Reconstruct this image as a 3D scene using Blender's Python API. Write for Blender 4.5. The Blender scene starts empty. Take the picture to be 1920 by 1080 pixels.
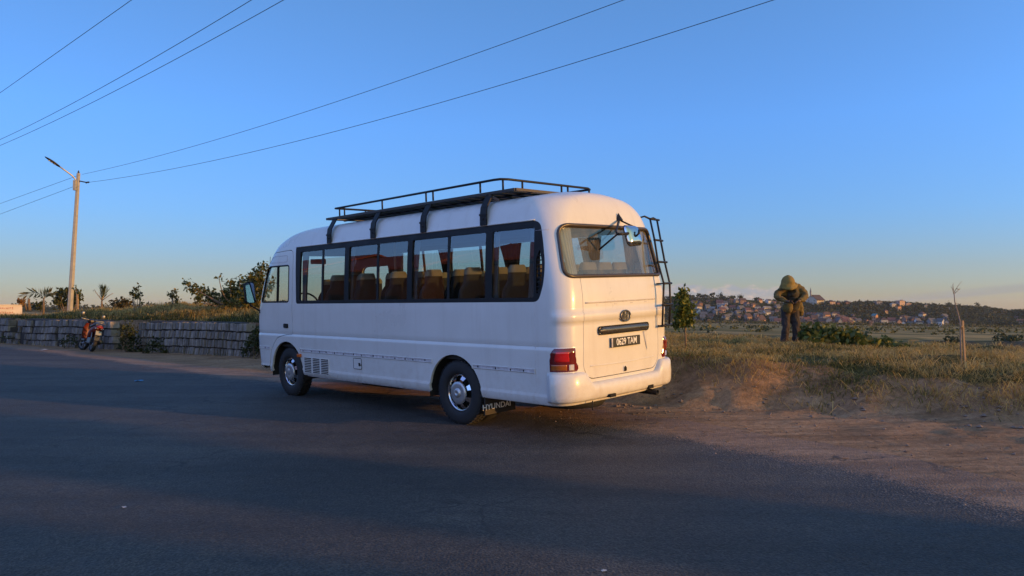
import bpy, bmesh, math, random
import numpy as np
from mathutils import Vector, Matrix, noise
from mathutils.bvhtree import BVHTree

SC = bpy.context.scene
COL = SC.collection
R = math.radians
rng = random.Random(7)
nr = np.random.RandomState(11)

# ------------------------------------------------------------------ helpers
def link(o, parent=None):
    COL.objects.link(o)
    if parent is not None:
        o.parent = parent
    return o

def tag(o, label=None, cat=None, group=None, kind=None):
    if label: o['label'] = label
    if cat: o['category'] = cat
    if group: o['group'] = group
    if kind: o['kind'] = kind
    return o

def empty(name, loc=(0, 0, 0), rz=0.0, mat=None):
    o = bpy.data.objects.new(name, None)
    o.empty_display_size = 0.2
    COL.objects.link(o)
    if mat is not None:
        o.matrix_basis = mat
    else:
        o.location = loc
        o.rotation_euler = (0, 0, rz)
    return o

def copy_tree(o, parent=None):
    c = o.copy()
    COL.objects.link(c)
    if parent is not None:
        c.parent = parent
    for ch in list(o.children):
        copy_tree(ch, c)
    return c

class MB:
    """collects shapes, builds them as one mesh object"""
    def __init__(self):
        self.v = []; self.f = []; self.m = []; self.s = []; self.c = []
    def add(self, verts, faces, mi=0, smooth=False):
        b = len(self.v)
        self.v.extend([tuple(p) for p in verts])
        for f in faces:
            self.f.append(tuple(b + i for i in f)); self.m.append(mi); self.s.append(smooth)
        return self
    def box(self, c, d, rot=None, mi=0, taper=1.0):
        x, y, z = d[0] / 2, d[1] / 2, d[2] / 2
        P = []
        for sz in (-1, 1):
            k = 1 if sz < 0 else taper
            for sx, sy in ((-1, -1), (1, -1), (1, 1), (-1, 1)):
                p = Vector((sx * x * k, sy * y * k, sz * z))
                if rot is not None: p = rot @ p
                P.append(p + Vector(c))
        F = [(3, 2, 1, 0), (4, 5, 6, 7), (0, 1, 5, 4), (1, 2, 6, 5), (2, 3, 7, 6), (3, 0, 4, 7)]
        return self.add(P, F, mi)
    def bar(self, a, b, w, h, mi=0):
        a = Vector(a); b = Vector(b); d = b - a
        q = d.to_track_quat('X', 'Z').to_matrix()
        return self.box((a + b) / 2, (d.length, w, h), q, mi)
    def tube(self, path, r, n=8, closed=False, mi=0, caps=True, smooth=True):
        pts = [Vector(p) for p in path]; N = len(pts)
        rr = r if hasattr(r, '__len__') else [r] * N
        V = []; prev = None
        for i in range(N):
            if closed:
                t = (pts[(i + 1) % N] - pts[i - 1])
            else:
                t = pts[min(i + 1, N - 1)] - pts[max(i - 1, 0)]
            if t.length < 1e-9: t = Vector((0, 0, 1))
            t.normalize()
            if prev is None:
                up = Vector((0, 0, 1)) if abs(t.z) < .95 else Vector((1, 0, 0))
                u = t.cross(up).normalized()
            else:
                u = (prev - t * prev.dot(t))
                u = u.normalized() if u.length > 1e-6 else t.orthogonal().normalized()
            prev = u; w = t.cross(u)
            for k in range(n):
                a = 2 * math.pi * k / n
                V.append(pts[i] + (u * math.cos(a) + w * math.sin(a)) * rr[i])
        F = []
        for i in range(N if closed else N - 1):
            j = (i + 1) % N
            for k in range(n):
                l = (k + 1) % n
                F.append((i * n + k, i * n + l, j * n + l, j * n + k))
        self.add(V, F, mi, smooth)
        if caps and not closed:
            b = len(self.v) - len(V)
            self.f.append(tuple(b + k for k in reversed(range(n)))); self.m.append(mi); self.s.append(False)
            self.f.append(tuple(b + (N - 1) * n + k for k in range(n))); self.m.append(mi); self.s.append(False)
        return self
    def lathe(self, prof, n=32, M=None, mi=0, smooth=True, caps=False):
        """prof: (r, h) revolved round local Z; M maps to target"""
        V = []
        for r, h in prof:
            for k in range(n):
                a = 2 * math.pi * k / n
                p = Vector((r * math.cos(a), r * math.sin(a), h))
                V.append(M @ p if M is not None else p)
        F = []
        for i in range(len(prof) - 1):
            for k in range(n):
                l = (k + 1) % n
                F.append((i * n + k, i * n + l, (i + 1) * n + l, (i + 1) * n + k))
        if caps:
            F.append(tuple(reversed(range(n)))); F.append(tuple((len(prof) - 1) * n + k for k in range(n)))
        return self.add(V, F, mi, smooth)
    def grid(self, rows, mi=0, smooth=True, closed=False, flip=False):
        n = len(rows[0]); V = [p for r in rows for p in r]; F = []
        for i in range(len(rows) - 1):
            for k in range(n if closed else n - 1):
                l = (k + 1) % n
                q = (i * n + k, i * n + l, (i + 1) * n + l, (i + 1) * n + k)
                F.append(q[::-1] if flip else q)
        return self.add(V, F, mi, smooth)
    def prism(self, poly, a, b, axis='y', mi=0):
        """poly in the other two coordinates, extruded along axis from a to b"""
        def P(u, v, w):
            return {'x': (w, u, v), 'y': (u, w, v), 'z': (u, v, w)}[axis]
        n = len(poly)
        V = [P(u, v, a) for u, v in poly] + [P(u, v, b) for u, v in poly]
        F = [tuple(range(n)), tuple(reversed(range(n, 2 * n)))]
        for i in range(n):
            j = (i + 1) % n
            F.append((i, n + i, n + j, j))
        return self.add(V, F, mi)
    def build(self, name, mats, parent=None, recalc=True):
        me = bpy.data.meshes.new(name)
        me.from_pydata(self.v, [], self.f)
        if not isinstance(mats, (list, tuple)): mats = [mats]
        for m in mats: me.materials.append(m)
        me.polygons.foreach_set('material_index', self.m)
        me.polygons.foreach_set('use_smooth', self.s)
        me.update()
        if recalc:
            bm = bmesh.new(); bm.from_mesh(me)
            bmesh.ops.recalc_face_normals(bm, faces=bm.faces)
            bm.to_mesh(me); bm.free()
        o = bpy.data.objects.new(name, me)
        return link(o, parent)

def bevel_obj(o, w=.01, seg=2):
    md = o.modifiers.new('b', 'BEVEL'); md.width = w; md.segments = seg; md.limit_method = 'ANGLE'; md.angle_limit = R(35)
    return o

def bake(o):
    """apply the modifiers of an object"""
    dg = bpy.context.evaluated_depsgraph_get()
    dg.update()
    me = bpy.data.meshes.new_from_object(o.evaluated_get(dg))
    old = o.data
    o.modifiers.clear(); o.data = me
    return o

def boolean(o, cutter, op='DIFFERENCE', rm=True):
    md = o.modifiers.new('bo', 'BOOLEAN'); md.operation = op; md.object = cutter; md.solver = 'EXACT'
    bake(o)
    if rm: bpy.data.objects.remove(cutter)
    return o

def clone(o, name):
    c = bpy.data.objects.new(name, o.data.copy()); COL.objects.link(c)
    return c

def np_mesh(name, V, F, mat, col=None, parent=None, smooth=False):
    """V (n,3), F (m,k) arrays -> object (fast)"""
    me = bpy.data.meshes.new(name)
    n, m, k = len(V), len(F), F.shape[1]
    me.vertices.add(n); me.vertices.foreach_set('co', np.asarray(V, 'f').ravel())
    me.loops.add(m * k); me.loops.foreach_set('vertex_index', np.asarray(F, 'i').ravel())
    me.polygons.add(m)
    me.polygons.foreach_set('loop_start', np.arange(0, m * k, k, dtype='i'))
    me.polygons.foreach_set('use_smooth', np.full(m, smooth))
    if col is not None:
        at = me.color_attributes.new('Col', 'FLOAT_COLOR', 'POINT')
        c4 = np.ones((n, 4), 'f'); c4[:, :3] = col
        at.data.foreach_set('color', c4.ravel())
    me.update(calc_edges=True)
    me.materials.append(mat)
    o = bpy.data.objects.new(name, me)
    return link(o, parent)

def text_mesh(name, s, size, M, mat, parent, sx=1.0, depth=.003, bold=0.0, font=None):
    cu = bpy.data.curves.new(name, 'FONT'); cu.body = s; cu.size = size
    cu.align_x = 'CENTER'; cu.align_y = 'CENTER'; cu.extrude = depth; cu.offset = bold
    to = bpy.data.objects.new('t', cu); COL.objects.link(to)
    dg = bpy.context.evaluated_depsgraph_get(); dg.update()
    me = bpy.data.meshes.new_from_object(to.evaluated_get(dg))
    bpy.data.objects.remove(to)
    me.transform(Matrix.Diagonal((sx, 1, 1, 1))); me.transform(M)
    me.materials.clear(); me.materials.append(mat); me.name = name
    o = bpy.data.objects.new(name, me)
    return link(o, parent)

def pchip(xs, ys):
    xs = np.array(xs, float); ys = np.array(ys, float)
    h = np.diff(xs); d = np.diff(ys) / h; m = np.zeros(len(xs))
    for i in range(1, len(xs) - 1):
        if d[i - 1] * d[i] > 0:
            w1 = 2 * h[i] + h[i - 1]; w2 = h[i] + 2 * h[i - 1]
            m[i] = (w1 + w2) / (w1 / d[i - 1] + w2 / d[i])
    m[0] = d[0]; m[-1] = d[-1]
    def f(x):
        i = int(min(max(np.searchsorted(xs, x) - 1, 0), len(h) - 1)); t = min(max((x - xs[i]) / h[i], 0), 1)
        return float((1 + 2 * t) * (1 - t) ** 2 * ys[i] + t * (1 - t) ** 2 * h[i] * m[i] + t * t * (3 - 2 * t) * ys[i + 1] + t * t * (t - 1) * h[i] * m[i + 1])
    return f

# ------------------------------------------------------------------ materials
def new_mat(name):
    m = bpy.data.materials.new(name); m.use_nodes = True
    nt = m.node_tree
    return m, nt, nt.nodes['Principled BSDF']

def N(nt, t, **kw):
    n = nt.nodes.new(t)
    for k, v in kw.items():
        if k.startswith('i_'):
            key = k[2:]
            key = int(key) if key.isdigit() else key.replace('_', ' ')
            n.inputs[key].default_value = v
        else: setattr(n, k, v)
    return n

def L(nt, a, b): nt.links.new(a, b)

def c4(c): return (c[0], c[1], c[2], 1)

def ramp(nt, src, stops):
    r = N(nt, 'ShaderNodeValToRGB')
    e = r.color_ramp.elements
    while len(e) < len(stops): e.new(.5)
    for el, (p, c) in zip(e, stops):
        el.position = p; el.color = c4(c) if hasattr(c, '__len__') else (c, c, c, 1)
    L(nt, src, r.inputs[0])
    return r

def noise_tex(nt, scale, detail=4, rough=.55, vec=None, dist=0):
    n = N(nt, 'ShaderNodeTexNoise'); n.inputs['Scale'].default_value = scale
    n.inputs['Detail'].default_value = detail; n.inputs['Roughness'].default_value = rough
    n.inputs['Distortion'].default_value = dist
    if vec is not None: L(nt, vec, n.inputs['Vector'])
    return n

def mixc(nt, a, b, fac, mode='MIX'):
    m = N(nt, 'ShaderNodeMix', data_type='RGBA', blend_type=mode)
    for sock, val in ((m.inputs[6], a), (m.inputs[7], b), (m.inputs[0], fac)):
        if isinstance(val, (int, float)): sock.default_value = val
        elif isinstance(val, (tuple, list)): sock.default_value = c4(val)
        else: L(nt, val, sock)
    return m.outputs[2]

def mathn(nt, op, a, b=0.0, clamp=False):
    m = N(nt, 'ShaderNodeMath', operation=op, use_clamp=clamp)
    for i, v in ((0, a), (1, b)):
        if isinstance(v, (int, float)): m.inputs[i].default_value = v
        else: L(nt, v, m.inputs[i])
    return m.outputs[0]

def objco(nt):
    return N(nt, 'ShaderNodeTexCoord').outputs['Object']

def bump(nt, bs, h, strength=.3, dist=.01):
    b = N(nt, 'ShaderNodeBump'); b.inputs['Strength'].default_value = strength; b.inputs['Distance'].default_value = dist
    L(nt, h, b.inputs['Height']); L(nt, b.outputs[0], bs.inputs['Normal'])

def simple(name, col, rough=.5, metal=0.0, var=.12, scale=6, spec=.5, coat=0.0):
    """base colour with faint procedural wear"""
    m, nt, bs = new_mat(name)
    co = objco(nt); n = noise_tex(nt, scale, 5, .6, co)
    r = ramp(nt, n.outputs[0], [(.3, [c * (1 - var) for c in col]), (.7, [min(1, c * (1 + var)) for c in col])])
    L(nt, r.outputs[0], bs.inputs['Base Color'])
    rr = ramp(nt, n.outputs[0], [(.3, rough * .85), (.7, min(1, rough * 1.15))])
    L(nt, rr.outputs[0], bs.inputs['Roughness'])
    bs.inputs['Metallic'].default_value = metal
    bs.inputs['Specular IOR Level'].default_value = spec
    bs.inputs['Coat Weight'].default_value = coat
    bs.inputs['Coat Roughness'].default_value = .08
    return m

def glass_mat(name, tint, ior=1.7, dust=0.0, dustcol=(.5, .48, .44)):
    m = bpy.data.materials.new(name); m.use_nodes = True
    nt = m.node_tree; nt.nodes.clear()
    out = N(nt, 'ShaderNodeOutputMaterial')
    tr = N(nt, 'ShaderNodeBsdfTransparent'); tr.inputs[0].default_value = c4(tint)
    gl = N(nt, 'ShaderNodeBsdfGlossy'); gl.inputs['Roughness'].default_value = 0.0; gl.inputs[0].default_value = (1, 1, 1, 1)
    fr = N(nt, 'ShaderNodeFresnel'); fr.inputs[0].default_value = ior
    # the same glint on either face of the pane
    mx = N(nt, 'ShaderNodeMixShader'); geo = N(nt, 'ShaderNodeNewGeometry')
    lw = N(nt, 'ShaderNodeLayerWeight')
    dot = N(nt, 'ShaderNodeVectorMath', operation='DOT_PRODUCT')
    L(nt, geo.outputs['Incoming'], dot.inputs[0]); L(nt, geo.outputs['Normal'], dot.inputs[1])
    cs = mathn(nt, 'ABSOLUTE', dot.outputs['Value'])
    f0 = ((ior - 1) / (ior + 1)) ** 2
    p5 = mathn(nt, 'POWER', mathn(nt, 'SUBTRACT', 1.0, cs), 5.0)
    fac = mathn(nt, 'ADD', mathn(nt, 'MULTIPLY', p5, 1 - f0), f0, True)
    L(nt, fac, mx.inputs[0]); L(nt, tr.outputs[0], mx.inputs[1]); L(nt, gl.outputs[0], mx.inputs[2])
    last = mx.outputs[0]
    if dust > 0:
        df = N(nt, 'ShaderNodeBsdfDiffuse'); df.inputs[0].default_value = c4(dustcol)
        n = noise_tex(nt, 5, 6, .65, objco(nt))
        r = ramp(nt, n.outputs[0], [(.35, dust * .5), (.75, dust * 1.5)])
        m2 = N(nt, 'ShaderNodeMixShader'); L(nt, r.outputs[0], m2.inputs[0])
        L(nt, last, m2.inputs[1]); L(nt, df.outputs[0], m2.inputs[2]); last = m2.outputs[0]
    nt.nodes.remove(fr); nt.nodes.remove(lw)
    L(nt, last, out.inputs[0])
    return m

def leaf_mat(name, rough=.55, trans=.25):
    m, nt, bs = new_mat(name)
    a = N(nt, 'ShaderNodeVertexColor', layer_name='Col')
    n = noise_tex(nt, 3, 3, .5, objco(nt))
    r = ramp(nt, n.outputs[0], [(.3, .8), (.7, 1.15)])
    col = mixc(nt, a.outputs[0], r.outputs[0], 1.0, 'MULTIPLY')
    L(nt, col, bs.inputs['Base Color']); bs.inputs['Roughness'].default_value = rough
    bs.inputs['Specular IOR Level'].default_value = .3
    if trans > 0:
        out = nt.nodes['Material Output']
        tl = N(nt, 'ShaderNodeBsdfTranslucent'); L(nt, col, tl.inputs[0])
        mx = N(nt, 'ShaderNodeMixShader'); mx.inputs[0].default_value = trans
        L(nt, bs.outputs[0], mx.inputs[1]); L(nt, tl.outputs[0], mx.inputs[2]); L(nt, mx.outputs[0], out.inputs[0])
    return m

M = {}
def paint():
    m, nt, bs = new_mat('white_paint')
    co = objco(nt)
    n = noise_tex(nt, 1.4, 5, .6, co); n2 = noise_tex(nt, 40, 3, .6, co)
    sp = N(nt, 'ShaderNodeSeparateXYZ'); L(nt, co, sp.inputs[0])
    col = ramp(nt, n.outputs[0], [(.3, (.585, .575, .55)), (.7, (.645, .64, .62))]).outputs[0]
    # road dust thrown on the sills
    low = N(nt, 'ShaderNodeMapRange'); L(nt, sp.outputs[2], low.inputs[0])
    low.inputs[1].default_value = .95; low.inputs[2].default_value = .36; low.inputs[3].default_value = 0; low.inputs[4].default_value = .5
    st = ramp(nt, noise_tex(nt, 9, 6, .7, co).outputs[0], [(.45, 0), (.75, 1)])
    f = mathn(nt, 'MULTIPLY', low.outputs[0], st.outputs[0])
    col = mixc(nt, col, (.42, .34, .27), f)
    L(nt, col, bs.inputs['Base Color'])
    L(nt, ramp(nt, n.outputs[0], [(.3, .26), (.75, .40)]).outputs[0], bs.inputs['Roughness'])
    bs.inputs['Coat Weight'].default_value = .25; bs.inputs['Coat Roughness'].default_value = .12
    # faint run-off streaks under the windows and seams
    mp = N(nt, 'ShaderNodeMapping'); L(nt, co, mp.inputs[0]); mp.inputs['Scale'].default_value = (9, 9, .5)
    stn = ramp(nt, noise_tex(nt, 1.0, 5, .65, mp.outputs[0]).outputs[0], [(.52, 0), (.75, .22)])
    col2 = mixc(nt, col, (.40, .35, .29), stn.outputs[0]); L(nt, col2, bs.inputs['Base Color'])
    bump(nt, bs, noise_tex(nt, 2.2, 2, .5, co).outputs[0], .14, .02)
    return m
M['paint'] = paint()
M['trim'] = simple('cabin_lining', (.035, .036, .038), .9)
M['black'] = simple('black_rubber', (.010, .010, .011), .6, spec=.3)
M['blackpaint'] = simple('black_enamel', (.011, .011, .012), .55, spec=.3)
M['rackbrown'] = simple('weathered_rack_steel', (.035, .027, .022), .5)
M['tyre'] = simple('tyre_rubber', (.016, .016, .017), .8, var=.3, scale=14)
M['chrome'] = simple('wheel_chrome', (.62, .62, .62), .14, 1.0, var=.1, scale=12)
M['silver'] = simple('silver_hubcap', (.50, .50, .50), .35, .7, var=.12, scale=10)
M['darkgap'] = simple('dark_gap', (.006, .006, .006), .9)
M['seal'] = simple('bronze_rubber_seal', (.05, .036, .026), .35)
M['redlens'] = simple('red_lens', (.42, .012, .014), .12, spec=.6, coat=.6)
M['darkred'] = simple('dark_red_lens', (.12, .008, .008), .12, spec=.6, coat=.6)
M['amber'] = simple('amber_lens', (.30, .08, .010), .14, spec=.6, coat=.5)
M['clear'] = simple('clear_lens', (.55, .48, .40), .18, spec=.6, coat=.5)
M['orange'] = simple('orange_marker_lens', (.55, .12, .015), .25)
M['plate'] = simple('black_plate', (.018, .016, .015), .4)
M['white'] = simple('white_lettering', (.75, .74, .70), .5)
M['garnish'] = simple('dull_chrome_strip', (.16, .15, .135), .28, .8)
M['sidewin'] = glass_mat('tinted_side_glass', (.70, .80, .80), 2.1)
M['clearwin'] = glass_mat('clear_cab_glass', (.80, .85, .84), 1.7)
M['rearwin'] = glass_mat('rear_glass', (.64, .68, .69), 2.0, .13)
M['mirror'] = simple('mirror_glass', (.30, .36, .42), .03, 1.0, var=.01)
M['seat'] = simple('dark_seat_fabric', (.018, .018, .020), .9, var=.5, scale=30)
M['cover'] = simple('cream_headrest_cover', (.22, .19, .14), .85)
M['curtain'] = simple('pale_curtain', (.075, .095, .115), .85)
M['rearcurtain'] = simple('white_rear_curtain', (.42, .43, .44), .85)
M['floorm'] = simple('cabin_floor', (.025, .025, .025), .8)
M['under'] = simple('chassis_black', (.012, .011, .010), .8)
M['exhaust'] = simple('sooty_exhaust', (.03, .027, .025), .5, .6)
M['grime'] = simple('stripped_trim_channel', (.46, .43, .45), .5, var=.35, scale=16)
M['flap'] = simple('mud_flap_rubber', (.02, .017, .015), .7)
# ------------------------------------------------------------------ the minibus
CAM_Z = 1.406
BUS_M = Matrix(((-0.71016125, -0.70337366, -0.03060229, 0.05488776),
                (0.70403907, -0.70949005, -0.0308684, 9.52883578),
                (0.0, -0.04346674, 0.99905487, 0.04281474), (0, 0, 0, 1)))
bus = empty('minibus', mat=BUS_M)
tag(bus, 'white minibus with black roof rack and rear ladder parked at the road edge', 'minibus')

# heights: half width, rear x, front x, rear corner radius, front corner radius
ZT = [.37, .39, .455, .463, .487, .494, .60, .90, .945, .955, .984, .988, .992, 1.0, 1.20, 1.245, 1.252, 1.335, 1.342, 1.40, 1.47, 1.70, 2.0, 2.20, 2.34, 2.43, 2.50, 2.56, 2.605, 2.637, 2.662, 2.684, 2.708, 2.732]
WT = [.985, 1.0, 1.013, 1.013, 1.003, 1.003, 1.006, 1.013, 1.015, 1.015, 1.002, .998, .999, 1.003, 1.005, 1.005, 1.005, 1.005, 1.005, 1.004, 1.0, .988, .970, .953, .938, .918, .895, .862, .815, .74, .62, .475, .335, .12]
XR = [-1.70, -1.71, -1.72, -1.72, -1.72, -1.72, -1.735, -1.745, -1.747, -1.747, -1.748, -1.748, -1.748, -1.748, -1.751, -1.751, -1.763, -1.763, -1.751, -1.751, -1.75, -1.717, -1.65, -1.612, -1.580, -1.555, -1.530, -1.503, -1.475, -1.450, -1.425, -1.385, -1.29, -.95]
XF = [5.20, 5.24, 5.27, 5.275, 5.28, 5.28, 5.30, 5.33, 5.33, 5.33, 5.33, 5.33, 5.33, 5.33, 5.325, 5.32, 5.32, 5.31, 5.31, 5.30, 5.28, 5.22, 5.10, 4.99, 4.88, 4.78, 4.66, 4.53, 4.36, 4.15, 3.9, 3.6, 3.25, 2.9]
fw, fxr, fxf = pchip(ZT, WT), pchip(ZT, XR), pchip(ZT, XF)
frr = pchip([.37, 1.4, 2.0, 2.4, 2.6, 2.714], [.20, .22, .25, .31, .42, .5])
frf = pchip([.37, 1.4, 2.0, 2.4, 2.7], [.32, .36, .42, .5, .7])
BUL = .045
def dims(z):
    w = fw(z)
    rr = min(frr(z), w * .8); rf = min(frf(z), w * .8)
    return w, fxr(z), fxf(z), rr, rf

def outline(z, nf=8, nc=9, ns=46, nb=10):
    """left half: front middle -> left side -> rear middle"""
    w, xr, xf, rr, rf = dims(z)
    P = []
    bf = .10 * w
    yr = w - rf
    for i in range(nf):
        y = yr * i / nf; P.append((xf - bf * (y / w) ** 2, y))
    xc = xf - bf * (yr / w) ** 2
    for i in range(nc):
        a = i / nc * math.pi / 2
        P.append((xc - rf * 1.15 * (1 - math.cos(a)), yr + rf * math.sin(a)))
    xs0 = xc - rf * 1.15
    yb = w - rr; xb = xr + BUL * (yb / w) ** 2; xs1 = xb + rr
    for i in range(ns):
        P.append((xs0 + (xs1 - xs0) * i / ns, w))
    for i in range(nc + 3):
        a = i / (nc + 3) * math.pi / 2
        P.append((xs1 - rr * math.sin(a), yb + rr * math.cos(a)))
    for i in range(nb + 1):
        y = yb * (1 - i / nb); P.append((xr + BUL * (y / w) ** 2, y))
    return P

def rear_x(y, z):
    w, xr, xf, rr, rf = dims(z); y = min(abs(y), w - 1e-4); yb = w - rr
    if y <= yb: return xr + BUL * (y / w) ** 2
    xb = xr + BUL * (yb / w) ** 2
    c = (y - yb) / rr
    return xb + rr - rr * math.sqrt(max(0, 1 - c * c))
def side_y(x, z):
    w, xr, xf, rr, rf = dims(z); yb = w - rr; xs1 = xr + BUL * (yb / w) ** 2 + rr
    bf = .10 * w; yr = w - rf; xc = xf - bf * (yr / w) ** 2; xs0 = xc - rf * 1.15
    if x < xs1: return yb + rr * math.sqrt(max(0, 1 - ((xs1 - x) / rr) ** 2))
    if x > xs0:
        c = 1 - min(1, (x - xs0) / (rf * 1.15)); 
        return yr + rf * math.sqrt(max(0, 1 - (1 - c) ** 2))
    return w

zs = list(ZT)
for z in (.68, .80, 1.06, 1.12, 1.30, 1.55, 1.62, 1.78, 1.85, 1.92, 2.07, 2.14, 2.26, 2.385, 2.465, 2.53, 2.585, 2.62, 2.673, 2.695, 2.72): zs.append(z)
zs.sort()
rows = []
for z in zs:
    P = outline(z)
    rows.append([(x, y, z) for x, y in P] + [(x, -y, z) for x, y in reversed(P[1:-1])])
mb = MB(); mb.grid(rows, closed=True)
n = len(rows[0]); base = (len(rows) - 1) * n
h = (n - 2) // 2
mb.f.append((base, base + 1, base + n - 1)); mb.m.append(0); mb.s.append(True)
for i in range(1, h):
    mb.f.append((base + i, base + i + 1, base + n - i - 1, base + n - i)); mb.m.append(0); mb.s.append(True)
mb.f.append((base + h, base + h + 1, base + h + 2)); mb.m.append(0); mb.s.append(True)
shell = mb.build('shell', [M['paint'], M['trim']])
me = shell.data
# make sure normals face out
if sum((p.normal.x * (p.center.x - 1.8) + p.normal.y * p.center.y + p.normal.z * (p.center.z - 1.5)) > 0 for p in me.polygons) < len(me.polygons) / 2:
    me.flip_normals()
# crease normals come from an untouched copy of the skin
bmr = bmesh.new(); bmr.from_mesh(me); bmesh.ops.triangulate(bmr, faces=bmr.faces)
bmr.normal_update()
REFV = [v.co.copy() for v in bmr.verts]; REFN = [v.normal.copy() for v in bmr.verts]
REFF = [tuple(v.index for v in f.verts) for f in bmr.faces]
bmr.verts.index_update(); BVH = BVHTree.FromPolygons(REFV, REFF); bmr.free()
from mathutils.geometry import barycentric_transform
def ref_normal(p):
    loc, nn, idx, d = BVH.find_nearest(p)
    a, b, c = REFF[idx]
    try:
        q = barycentric_transform(loc, REFV[a], REFV[b], REFV[c], REFN[a], REFN[b], REFN[c])
        return q.normalized() if q.length > 1e-6 else nn, d
    except Exception:
        return nn, d
def fix_normals(o):
    me = o.data; NL = []
    for p in me.polygons: p.use_smooth = True
    for p in me.polygons:
        for li in p.loop_indices:
            v = me.vertices[me.loops[li].vertex_index].co
            q, d = ref_normal(v)
            if d < .004 and q.dot(p.normal) > .8: NL.append(q)
            elif d > .02 and d < .04 and q.dot(p.normal) < -.8: NL.append(-q)
            else: NL.append(p.normal.copy())
    me.normals_split_custom_set([tuple(x) for x in NL])

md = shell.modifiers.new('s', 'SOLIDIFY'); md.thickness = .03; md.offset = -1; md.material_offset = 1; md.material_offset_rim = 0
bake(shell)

def rounded(poly, r, n=5):
    """round the corners of a polygon; r per corner or single"""
    out = []; k = len(poly); rr = r if hasattr(r, '__len__') else [r] * k
    for i in range(k):
        a, b, c = Vector(poly[i - 1]), Vector(poly[i]), Vector(poly[(i + 1) % k])
        u = (a - b); w = (c - b); q = min(rr[i], u.length * .45, w.length * .45)
        if q < 1e-4: out.append(tuple(b)); continue
        p0 = b + u.normalized() * q; p1 = b + w.normalized() * q
        for j in range(n + 1):
            t = j / n; out.append(tuple(p0 * (1 - t) ** 2 + b * 2 * t * (1 - t) + p1 * t * t))
    return out

def cutter(poly, a, b, axis):
    return MB().prism(poly, a, b, axis).build('cut', M['paint'])

BAND = rounded([(3.755, 1.468), (3.81, 2.343), (-1.365, 2.343), (-1.425, 2.10), (-1.462, 1.86), (-1.445, 1.66), (-1.37, 1.468)],
               [.05, .03, .09, .1, .1, .1, .07])
PANES = [(3.655, 2.40), (2.29, .93), (.83, -.54), (-.65, -1.30)]
PZ = (1.515, 2.268)
REARWIN = rounded([(.885, 1.728), (.835, 2.285), (-.835, 2.285), (-.885, 1.728)], [.10, .13, .13, .10], 7)
WINDSCREEN = rounded([(.86, 1.40), (.80, 2.27), (-.80, 2.27), (-.86, 1.40)], .1)
DOOR = rounded([(3.885, .98), (3.885, 2.315), (4.60, 2.29), (4.82, 2.14), (5.03, 1.5), (5.05, 1.0), (5.03, .452), (4.665, .452), (4.60, .72), (4.38, .93), (4.085, .985)], [.08, .12, .12, .1, .1, .1, .02, .02, .1, .1, .1])
DOORG = rounded([(3.875, .975), (3.875, 2.323), (4.61, 2.298), (4.83, 2.145), (5.04, 1.5), (5.06, 1.0), (5.04, .36), (4.655, .36), (4.592, .715), (4.375, .922), (4.085, .976)], [.08, .12, .12, .1, .1, .1, .02, .02, .1, .1, .1])
DOORWIN = rounded([(3.995, 1.50), (4.0, 2.075), (4.74, 2.075), (4.90, 1.50)], [.05, .05, .12, .05])
TG = rounded([(.68, 1.71), (.69, 1.45), (.70, .74), (.60, .632), (-.60, .632), (-.70, .74), (-.69, 1.45), (-.68, 1.71)], [0, .3, .08, .06, .06, .08, .3, 0])
TGG = rounded([(.686, 1.72), (.696, 1.45), (.706, .735), (.603, .624), (-.603, .624), (-.706, .735), (-.696, 1.45), (-.686, 1.72)], [0, .3, .08, .06, .06, .08, .3, 0])

# black window band of each side
def band(side):
    o = clone(shell, 'window_frame')
    ya, yb = (.4, 1.3) if side > 0 else (-1.3, -.4)
    boolean(o, cutter(BAND, ya, yb, 'y'), 'INTERSECT')
    for a, b in PANES:
        boolean(o, cutter(rounded([(a, PZ[0]), (a, PZ[1]), (b, PZ[1]), (b, PZ[0])], .025), ya, yb, 'y'))
    # louvred vent opening at the tail of the band
    boolean(o, cutter(rounded([(-1.335, 1.56), (-1.335, 1.93), (-1.385, 2.03), (-1.425, 1.86), (-1.41, 1.66), (-1.37, 1.56)], .02), ya, yb, 'y'))
    fix_normals(o); o.data.materials.clear(); o.data.materials.append(M['black']); o.parent = bus
    return o
body = shell
door_o = clone(shell, 'front_door'); tail_o = clone(shell, 'tailgate')
bands = [band(1), band(-1)]
boolean(door_o, cutter(DOOR, .3, 1.3, 'y'), 'INTERSECT')
boolean(door_o, cutter(DOORWIN, .3, 1.3, 'y'))
fix_normals(door_o); door_o.parent = bus
boolean(tail_o, cutter(TG, -2.2, -1.2, 'x'), 'INTERSECT')
boolean(tail_o, cutter(REARWIN, -2.2, -1.0, 'x'))
fix_normals(tail_o); tail_o.parent = bus
for s in (1, -1):
    ya, yb = (.4, 1.3) if s > 0 else (-1.3, -.4)
    boolean(body, cutter(BAND, ya, yb, 'y'))
    for cx, rad in ((4.085, .50), (0.03, .475)):
        arch = [(cx + rad * math.cos(a), .37 + (rad if cx > 1 else rad) * math.sin(a)) for a in [math.pi * i / 24 for i in range(25)]]
        arch = [(cx + rad, .2)] + arch + [(cx - rad, .2)]
        boolean(body, cutter(arch, ya, yb, 'y'))
boolean(body, cutter(DOORG, .3, 1.3, 'y'))
DW_R = DOORWIN
boolean(body, cutter(DW_R, -1.3, -.3, 'y'))
boolean(body, cutter(TGG, -2.2, -1.2, 'x'))
boolean(body, cutter(REARWIN, -2.2, -1.0, 'x'))
boolean(body, cutter(WINDSCREEN, 4.3, 6, 'x'))
fix_normals(body)
body.name = 'body'; body.parent = bus

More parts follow.
